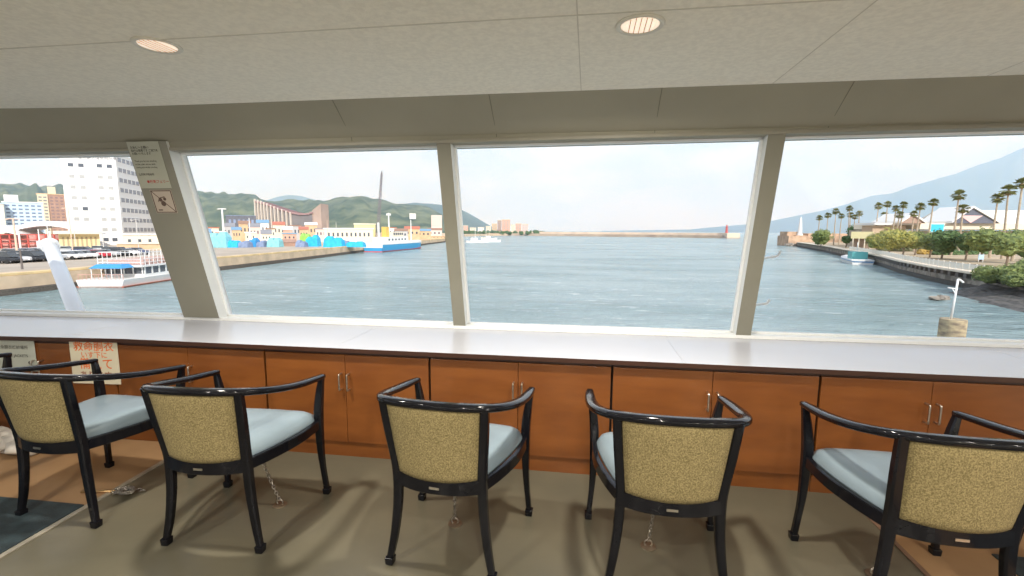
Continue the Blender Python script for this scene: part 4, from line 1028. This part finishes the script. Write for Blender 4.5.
cols = [(brick, 'salmon'), (cream, 'cream'), (white, 'white'), (mat('pale_pink', (.78, .58, .52), .7, var=.05), 'pale pink'), (tanw, 'tan'), (mat('grey_wall', (.50, .50, .50), .7, var=.05), 'grey')]
roofs = [(mat('red_tile', (.50, .18, .12), .8, var=.1), 'red'), (mat('grey_tile', (.28, .28, .30), .8, var=.1), 'grey'), (mat('brown_tile', (.33, .2, .14), .8, var=.1), 'brown'), (white, 'white'), (mat('blue_tile', (.2, .35, .5), .8, var=.1), 'blue')]
hs = [(207, 220, 228, 215), (216, 226, 232, 205), (224, 236, 226.5, 230), (233, 242, 230, 210), (240, 252, 224, 245), (250, 261, 227, 220), (258, 270, 223, 250), (267, 276, 229, 212), (274, 286, 225, 240), (284, 293, 230, 215), (290, 302, 226, 235), (300, 309, 229.5, 220), (306, 318, 225, 245), (316, 327, 229, 220),
      (200, 212, 233, 190), (246, 256, 233, 190), (262, 272, 234, 188), (283, 297, 234, 195), (395, 408, 231, 260), (405, 420, 229, 290), (417, 431, 231, 300), (428, 442, 230, 330), (385, 397, 228, 290)]
rank = {h: i for i, h in enumerate(sorted(hs, key=lambda h: h[0] + h[1]))}
for i, (a, c, y, d) in enumerate(hs):
    m_, cn = cols[(i * 5 + 1 + i // 4) % 6]; r_, rn = roofs[(i * 3 + i // 5) % 5]
    k_ = rank[(a, c, y, d)]; nb = sum((h[0] + h[1]) < 660 for h in hs)
    w_ = 'behind the quay stacks, %s from left' % ORD[k_] if k_ < nb else 'behind the blue-hulled ship, %s from left' % ORD[k_ - nb]
    shed(a, c, y, d, m_, r_, '%s town house with %s roof %s' % (cn, rn, w_), random.choice((0, 1.4, 1.8)), 9, 3, 'town_house', 'town houses behind the left quay', fh=.35)
t, W, H = block('dark_hall', 'dark grey flat-roofed hall below the hill, left of the finned complex', 'building', 228, 258, 216, 246, 420, 30, darkg); flat_roof(t, W, H, 30, slate); win_grid(t, W, H, 6, 1, slate, .05, .95, .55, .9, .5, .5)
# finned hillside complex with a sagging roof line
t = thing('terraced_complex', 'large terraced apartment complex with white fins and a sagging roof line', 'building', GD(290, 234, 620).xy.to_3d() + Vector((0, 0, 0)), YAW)
k0 = 620 / FPX; zb = QZ
prof = [(257, 203), (262, 204), (268, 206), (275, 208.5), (283, 211), (291, 213.5), (299, 215), (307, 215), (313, 213)]
def py_of(px):
    for (a, ya), (c, yc) in zip(prof, prof[1:]):
        if a <= px <= c: return ya + (yc - ya) * (px - a) / (c - a)
gm = mat('complex_grey', (.19, .18, .185), .8, var=.1, scale=.05)
b = MB(); b2 = MB(); b3 = MB()
px = 257.0
while px < 313:
    x = (px - 290) * k0; h = GD(px, py_of(px), 620).z; b.box(x, x + 3.0 * k0, 0, 22, zb, h); b3.box(x, x + 3 * k0, -2, 24, h, h + 2.2); px += 3.0
b.build('walls', gm, t); b3.build('roof_edge', mat('complex_roof', (.34, .22, .22), .8), t)
for i, px in enumerate([257.5, 260.5, 263.5, 266.5, 269.5, 273, 276.5, 280, 284, 288, 292]):
    x = (px - 290) * k0; h = GD(px, py_of(px), 620).z + 5 - .3 * i; MB().box(x, x + .7, -4, 0, zb, h).build('fin', mat('fin_white', (.74, .68, .60), .7), t)
hT = GD(318, 206, 620).z; q = []
for z0_, z1_, z2_ in ((zb, zb, 0),): pass
xa_, xb_ = (313 - 290) * k0, (322 - 290) * k0
fixn(MB().add([(xa_, 0, zb), (xb_, 0, zb), (xb_, 26, zb), (xa_, 26, zb), (xa_, 0, hT - 6), (xb_, 0, hT + 3), (xb_, 26, hT + 3), (xa_, 26, hT - 6)], [(3, 2, 1, 0), (4, 5, 6, 7), (0, 1, 5, 4), (1, 2, 6, 5), (2, 3, 7, 6), (3, 0, 4, 7)]).build('end_tower', mat('tower_tan', (.40, .31, .26), .8, var=.1, scale=.05), t))
t, W, H = block('hotel', 'pink hotel block on the hill foot just left of the left mullion', 'building', 431.5, 442, 215.5, 232, 760, 20, mat('pale_pink', (.78, .58, .52))); flat_roof(t, W, H, 20, white); win_grid(t, W, H, 4, 5, greyw, .05, .95, .4, .95)
t, W, H = block('white_villa', 'white building high on the wooded hill near the left mullion', 'building', 409.5, 416, 213.5, 219, 1020, 14, white, base=GD(413, 219, 1020).z); flat_roof(t, W, H, 20, white)
shed(424, 448, 236.5, 330, tanw, tanw, 'long tan quay shed at the far end of the left quay', 0, 10, 6, 'warehouse')
# ---- blue-hulled ship with crane
t = thing('work_ship', 'blue-hulled ship with white superstructure moored at the left quay', 'ship', (-80.5, 166, WZ), D2R(-2))
Ls, Ws = 44, 8.0
fixn(hull(MB(), Ls, Ws, .35, 2.9, bow=5).build('hull', mat('hull_blue', (.05, .36, .66), .4, var=.05), t))
fixn(hull(MB(), Ls * .997, Ws * .99, -.3, .36, bow=5, flare=.4).build('hull_bottom', mat('hull_red', (.62, .12, .14), .5), t))
MB().box(-Ws / 2 - .02, Ws / 2 + .02, -.05, .1, 1.6, 2.9).build('stern_panel', white, t)
fixn(hull(MB(), Ls * 1.0, Ws * 1.01, 2.75, 3.3, bow=5, flare=.0).build('bulwark', white, t))
MB().box(-3, 3, 6, 26, 3.2, 5.6).build('deckhouse', white, t)
MB().box(-2.6, 2.6, 12, 22, 5.6, 7.6).build('bridge', cream, t)
for k_ in range(5): MB().box(2.55, 2.66, 12.6 + k_ * 1.9, 13.9 + k_ * 1.9, 6.4, 7.2).build('bridge_window', winm, t)
for k_ in range(6): MB().box(2.95, 3.06, 7.2 + k_ * 3, 8.4 + k_ * 3, 4.2, 4.9).build('cabin_window', winm, t)
MB().box(-1, 1, 9.5, 12, 5.6, 9.6).build('funnel', mat('funnel_ochre', (.75, .48, .12), .5), t)
MB().tube([(0, 14, 7.6), (0, 14, 15.2)], [.35, .22], 8).build('mast', white, t); MB().box(-.9, .9, 13.7, 14.3, 14.2, 15.0).build('radar', white, t)
MB().tube([(0, 36, 3.2), (0, 36, 13.0)], [.28, .18], 8).build('foremast', white, t)
MB().tube([(0, 5, 3.2), (0, 5, 11.2)], [.40, .4], 8).build('derrick_post', white, t)
# lattice crane standing on the quay behind the ship
Pb = GD(377.5, 243, 192); Pb.z = QZ; Pt = GD(381.8, 171, 192)
t = thing('lattice_crane', 'tall dark lattice crane jib rising behind the blue-hulled ship', 'crane', Pb)
v_ = Pt - Pb; v0 = Vector((v_.x * .02, 0, 2.2)); b = MB(); q_ = .55
for sx_, sy_ in ((-1, -1), (1, -1), (1, 1), (-1, 1)): b.tube([v0 + Vector((sx_ * q_, sy_ * q_, 0)), v_ * .95 + Vector((sx_ * .25, sy_ * .25, 0)), v_], .10, 5)
for k_ in range(22):
    a = v0.lerp(v_ * .95, k_ / 22); c = v0.lerp(v_ * .95, (k_ + 1) / 22); s2 = 1 if k_ % 2 else -1; w0 = q_ + (.25 - q_) * k_ / 22
    b.tube([a + Vector((s2 * w0, -w0, 0)), c + Vector((-s2 * w0, -w0, 0))], .07, 4)
    b.tube([a + Vector((s2 * w0, w0, 0)), c + Vector((-s2 * w0, w0, 0))], .07, 4)
b.build('jib', mat('crane_grey', (.20, .18, .19), .6), t)
MB().box(-1.6, 1.6, -1.6, 2.6, 0, 2.6).build('crane_cab', mat('crane_blue', (.12, .2, .3), .5), t)
# ---- small white boats in the middle distance
def small_boat(P, rz, label, L_=12, m_=white, cab=white, mast_h=6, name='fishing_boat', group='small white boats beyond the left mullion', stripe=None):
    t = thing(name, label, 'boat', P, rz, group)
    fixn(hull(MB(), L_, L_ * .26, -.2, 1.3, bow=L_ * .16).build('hull', m_, t))
    if stripe: fixn(hull(MB(), L_ * .99, L_ * .262, .55, .95, bow=L_ * .16).build('stripe', stripe, t))
    c = MB().box(-L_ * .09, L_ * .09, L_ * .2, L_ * .5, 1.2, 3.2).build('cabin', cab, t)
    MB().box(-L_ * .08, L_ * .08, L_ * .502, L_ * .51, 2.2, 2.9).build('windscreen', winm, c)
    MB().tube([(0, L_ * .4, 3.2), (0, L_ * .4, 3.2 + mast_h)], .12, 6).build('mast', m_, t)
    return t
for px, py, L_, h_, a, lb in ((466, 242.5, 16, 7, -70, 'white fishing boat nearest the left mullion, with a tall mast'), (476, 242, 18, 5, -75, 'white fishing boat with long hull, second right of the left mullion'), (484, 239.5, 12, 4, -80, 'small white boat farthest right of the moored group')):
    P = GZ(px, py, WZ); small_boat(P, D2R(a), lb, L_, mast_h=h_, cab=(cream if px == 476 else white), stripe=(redp if px == 466 else None))
P = GZ(869, 265, WZ); Q_ = GZ(845, 259, WZ); small_boat(P + Vector((-1.5, 0, 0)), math.atan2(-(Q_ - P).x, (Q_ - P).y), 'small white and blue boat moored at the right seawall', 19, white, mat('teal_cabin', (.12, .42, .42), .6), 2.5, 'moored_boat', 'boats at the right seawall', bluep)
# ---- far shore and breakwater
far = [(462, 468, 226, brick, 'grey'), (470, 476, 228, cream, 'x'), (478, 484, 227.5, white, 'x'), (486, 491, 226.5, cream, ''), (492, 497, 224, tanw, ''), (497.5, 501.5, 220.5, mat('far_brown', (.38, .26, .22), .8, var=.1), ''), (502, 510, 219.8, brick, ''), (511, 515, 225, cream, ''), (515.5, 521, 223.8, brick, ''), (521.5, 528, 224.5, mat('pale_pink', (.78, .58, .52)), '')]
fl_ = ['salmon block at the left end of the far shore', 'cream low block left on the far shore', 'white low block on the far shore', 'small cream block on the far shore before the towers', 'tan block left of the brown tower on the far shore', 'slim brown tower on the far shore', 'broad salmon tower, the tallest on the far shore', 'low cream block right of the salmon tower', 'salmon mid-rise right on the far shore', 'pale pink mid-rise at the right end of the far shore']
for (a, c, y, m_, _), lb in zip(far, fl_):
    t, W, H = block('seaside_block', lb, 'building', a, c, y, 234, 780, 14, m_, 'buildings on the far shore'); flat_roof(t, W, H, 14, cream, .5, .8); win_grid(t, W, H, 2, 4, greyw, .1, .9, .3, .95)
b = MB()
for k_ in range(40):
    P = GD(460 + k_ * 2.1 + random.uniform(-1, 1), 231.5, 760 + random.uniform(-20, 10)); P.z = QZ + 2; b.blob(P, random.uniform(2.5, 5), .35, 2, 8, 6, .8)
tag(b.build('shore_trees', leaf_d), 'row of dark trees along the far shore under the buildings', 'trees', kind='stuff')
P = GD(536, 230, 770); P.z = QZ - 1
t = thing('headland_knoll', 'dark wooded knoll at the right end of the far shore', 'knoll', P); b = MB(); crown(b, (0, 0, 3), 7, 14, .7); b.build('foliage', leaf_d, t)
bw = [GD(470, 236.0, 770), GD(520, 235.8, 760), GD(600, 236.2, 700), GD(660, 236.9, 650), GD(727, 237.8, 586)]
bw = [Vector((p.x, p.y, 0)) for p in bw]
bwm = mat('breakwater_stone', (.55, .43, .32), .9, col2=(.34, .26, .2), scale=.06, detail=8)
t = thing('breakwater', 'long low stone breakwater stretching across the harbour mouth', 'breakwater', bw[2])
b = MB(); b.sweep([p - bw[2] + Vector((0, 0, WZ + 1.6)) for p in bw], 10, 4.0, ch=.1); b.build('mound', bwm, t)
b = MB(); b.sweep([p - bw[2] + Vector((0, 3, WZ + 5.0)) for p in bw], 3.0, 3.2, ch=.1); b.build('parapet', mat('parapet_pale', (.68, .56, .44), .9, var=.1, scale=.1), t)
P = GD(731, 238, 583); P.z = WZ
t = thing('harbour_block', 'pale square concrete head block at the right end of the breakwater', 'block', P, YAW)
MB().box(-8, 8, -6, 10, -1, 6.6).build('caisson', mat('head_pale', (.72, .60, .46), .9, var=.05), t); MB().box(-8.6, 8.6, -6.6, 10.6, -1, 1.0).build('skirt', bwm, t)
P = GD(726.5, 232.8, 583); P.z = WZ + 6.6
t = thing('red_beacon', 'small red harbour light on the breakwater head', 'lighthouse', P)
MB().lathe([(2.2, -.0), (1.6, 1.0), (1.2, 6.5), (1.8, 6.7), (1.8, 7.3)], seg=14).build('tower', redp, t); MB().lathe([(1.0, 7.3), (1.0, 9.2), (.3, 10.2)], seg=12).build('lantern', mat('lantern_red', (.6, .15, .12), .5), t)
# ---- right side: old breakwater head, obelisk, promenade buildings
P = GD(786, 246, 282)
stone = mat('old_stone', (.60, .42, .29), .9, col2=(.42, .29, .2), scale=.35, bump=.6, bscale=.8)
t = thing('old_breakwater', 'old tan stone breakwater head at the mouth of the right shore', 'breakwater', (P.x + 9, P.y + 6, WZ), YAW)
fixn(MB().prism([(-9.5, -6), (10, -4), (40, -26), (60, -30), (60, 10), (-6, 12)], -1, 6.0).build('platform', stone, t))
MB().box(-7, 2, 0, 8, 6.0, 8.6).build('parapet', stone, t); MB().box(6, 30, 0, 6, 6.0, 7.6).build('wall', stone, t)
b = MB()
for k_ in range(34): b.blob((-11 + k_ * 2.0 + random.uniform(-1, 1), -7 - max(0, k_ - 10) * 1.02 + random.uniform(-1, 1), .4), random.uniform(1.3, 2.2), .4, 2, 8, 6, .8)
o = b.build('armour_rocks', seawall_m, t); o['kind'] = 'stuff'
P = GD(799.5, 236, 285); P.z = WZ + 6.0
t = thing('white_obelisk', 'slim white obelisk-shaped harbour light on the old stone breakwater', 'lighthouse', P)
MB().lathe([(1.9, 0), (1.7, 1.2), (1.3, 1.4), (.9, 7.5), (.55, 10.8), (.1, 11.6)], seg=10).build('tower', white, t); MB().box(-3, 3, -2.5, 2.5, -.6, .4).build('plinth', stone, t)
# shelter with yellow roof
t, W, H = block('shelter', 'small open shelter with pale yellow roof on the right promenade', 'shelter', 852, 870, 238.5, 247, 165, 4, mat('shelter_dark', (.32, .24, .18), .8, var=.2))
MB().box(-W / 2 - .6, W / 2 + .6, -1.5, 4.4, H, H + 2.4).build('roof', mat('pale_yellow_roof', (.70, .64, .36), .7, var=.06), t)
for k_ in range(4): MB().box(-W / 2 + k_ * W / 3.1, -W / 2 + .3 + k_ * W / 3.1, -1.6, -1.3, 0, H).build('post', cream, t)
# terminal building with gables
t = thing('ferry_terminal', 'long pale terminal building with white roof and triangular gables behind the palms', 'building', GD(940, 246, 175).xy.to_3d() + Vector((0, 0, QZ)), YAW)
kk = 175 / FPX
def X_(px): return (px - 940) * kk
def Z_(py): return GD(960, py, 175).z - QZ
MB().box(X_(905), X_(1130), 0, 30, 0, Z_(230.5)).build('walls', mat('terminal_wall', (.46, .40, .32), .8, var=.15, scale=.2), t)
MB().box(X_(912), X_(1132), -2.5, 31, Z_(229.5), Z_(223.3)).build('fascia', cream, t)
MB().box(X_(868), X_(912), -1.5, 8, Z_(225.3), Z_(223.3)).build('canopy', white, t)
MB().box(X_(872), X_(905), .5, 6, 0, Z_(226)).build('low_wing', mat('wing_tan', (.50, .38, .27), .8, var=.1), t)
b = MB(); b.add([(X_(975), -2, Z_(223.3)), (X_(1132), -2, Z_(223.3)), (X_(1132), 14, Z_(208.5)), (X_(966), 14, Z_(208.5)), (X_(975), 30, Z_(223.3)), (X_(1132), 30, Z_(223.3))], [(0, 1, 2, 3), (3, 2, 5, 4), (0, 3, 4), (1, 5, 2), (0, 4, 5, 1)])
fixn(b.build('main_roof', white, t))
def gable(px0, pxm, px1, pyb, pyt, panel, pink, d0=-4):
    b = MB(); w = 1.1
    A, Bm, C_ = (X_(px0), Z_(pyb)), (X_(pxm), Z_(pyt)), (X_(px1), Z_(pyb))
    for dd in ((A, Bm), (Bm, C_)):
        (xa, za), (xb, zb2) = dd
        b.hexa([(xa, d0 - .6, za), (xb, d0 - .6, zb2), (xb, 9, zb2), (xa, 9, za), (xa, d0 - .6, za + .7), (xb, d0 - .6, zb2 + .7), (xb, 9, zb2 + .7), (xa, 9, za + .7)])
    g = fixn(b.build('gable_roof', white, t))
    MB().add([(A[0], d0, A[1]), (C_[0], d0, C_[1]), (Bm[0], d0, Bm[1]), (A[0], d0 + .3, A[1]), (C_[0], d0 + .3, C_[1]), (Bm[0], d0 + .3, Bm[1])], [(0, 1, 2), (5, 4, 3), (0, 3, 4, 1), (1, 4, 5, 2), (2, 5, 3, 0)]).build('gable_panel', panel, g)
    if pink:
        xm, zm = Bm; h = zm - A[1]; hw2 = (C_[0] - A[0]) / 2
        MB().add([(xm - hw2 * .48, d0 - .15, A[1] + h * .50), (xm, d0 - .15, A[1] + .1), (xm + hw2 * .48, d0 - .15, A[1] + h * .50)], [(0, 1, 2)]).build('pink_panel', mat('pink_panel', (.80, .52, .50), .6), g)
    return g
gable(938, 957, 985, 223.5, 208.5, mat('gable_slate', (.12, .13, .17), .6, var=.1), True)
gable(888, 900, 913, 223.8, 215.5, mat('gable_brown', (.38, .26, .20), .6, var=.1), False)
P = GD(937, 228, 150)
t = thing('blue_sign', 'turquoise-blue rectangular sign board above the trees', 'sign', (P.x, P.y, QZ), YAW)
hz = P.z - QZ; MB().box(-2.0, 2.0, -.15, .15, hz - 1.15, hz + 1.15).build('board', mat('turquoise', (.05, .52, .72), .4, var=.05), t)
MB().box(-2.2, 2.2, -.1, .12, hz - 1.35, hz + 1.35).build('frame', mat('sign_pale', (.55, .80, .85), .5), t); MB().tube([(-1.2, .3, 0), (-1.2, .3, hz)], .12, 6).build('post', polem, t); MB().tube([(1.2, .3, 0), (1.2, .3, hz)], .12, 6).build('post', polem, t)
P = GZ(979, 260.5, QZ)
t = thing('promenade_lamp', 'white promenade lamp with round head beside a pale blue sign panel', 'lamp post', P, YAW)
MB().tube([(0, 0, 0), (0, 0, 4.0)], .09, 8).build('pole', white, t); MB().blob((0, 0, 4.2), .35, 0, 1, 14, 10).build('globe', white, t, smooth=True)
P = GZ(980.5, 262, QZ + .2)
t = thing('notice_board', 'pale blue notice board on two posts on the right promenade', 'sign', P, YAW)
MB().box(-.55, .55, -.05, .05, .5, 1.5).build('board', mat('pale_blue_board', (.45, .62, .80), .5, var=.1, scale=2), t)
for x in (-.45, .45): MB().tube([(x, 0, 0), (x, 0, 1.7)], .05, 6).build('post', white, t)
P = GZ(935, 262, QZ); tag(MB().tube([(-2.2, 0, 0), (-2.0, 0, 1.7), (2.0, 0, 1.7), (2.2, 0, 0)], .1, 6).build('pipe_arch', polem, loc=GZ(876, 250.5, QZ), rz=YAW), 'grey tubular arch on the promenade right of the shelter', 'frame')
# ---- mooring dolphin with lamp in the water near the ship
Pd = GD(953.5, 319, 26)
t = thing('mooring_dolphin', 'round weathered concrete pile with a white post standing in water', 'pile', (Pd.x, Pd.y, WZ))
hd = Pd.z - WZ; R_ = 10.6 * 26 / FPX
MB().lathe([(R_, -.8), (R_ * 1.0, hd - .1), (R_ * .97, hd), (0, hd)], seg=36).build('pile', mat('weathered_concrete', (.50, .40, .24), .9, col2=(.22, .17, .12), scale=2.2, bump=.8, bscale=5, stretch=(1, 1, 2.2), detail=8), t, smooth=False)
MB().tube([(-.12, 0, hd), (-.02, 0, hd + 2.25)], .055, 10).build('lamp_post', white, t, smooth=True)
MB().sweep([(-.02, 0, hd + 2.25), (.10, 0, hd + 2.20), (.26, 0, hd + 2.06)], .09, .07).build('lamp_head', white, t)
MB().sweep([(-.46, 0, hd + 1.76), (-.05, 0, hd + 1.70)], .07, .06).build('side_arm', white, t)
MB().sweep([(-.24, 0, hd + 1.72), (-.05, 0, hd + 1.38)], .04, .04).build('brace', white, t)
b = MB()  # dark shrub strip added to paint in the darkness beneath the crowns
for k_ in range(64):
    P = GZ(882 + 2.2 * k_, 249.2 + random.uniform(-.4, .5), QZ + .6); b.blob(P, random.uniform(1.2, 2.0), .4, 2.4, 8, 6, .75)
tag(b.build('undertree_shade_belt', mat('undertree_shade_leaves', (.16, .17, .07), .8, col2=(.06, .07, .035), scale=1.2, bump=.8)), 'added belt of low shrubs standing in for the darkness under the tree crowns', 'shrubs', kind='stuff')
# ---- haze over the bay
M = bpy.data.materials.new('bay_haze'); M.use_nodes = True; nt = M.node_tree; N = nt.nodes; N.clear()
o_ = N.new('ShaderNodeOutputMaterial'); vs_ = N.new('ShaderNodeVolumeScatter'); vs_.inputs['Color'].default_value = (.44, .69, 1.0, 1); vs_.inputs['Density'].default_value = HAZE; vs_.inputs['Anisotropy'].default_value = 0.0
nt.links.new(vs_.outputs[0], o_.inputs['Volume'])
o = MB().box(-6500, 7500, 450, 7000, WZ + .2, 1300).build('sea_haze', M); tag(o, 'thin blue haze over the bay between the port and the mountain', 'haze', kind='stuff')
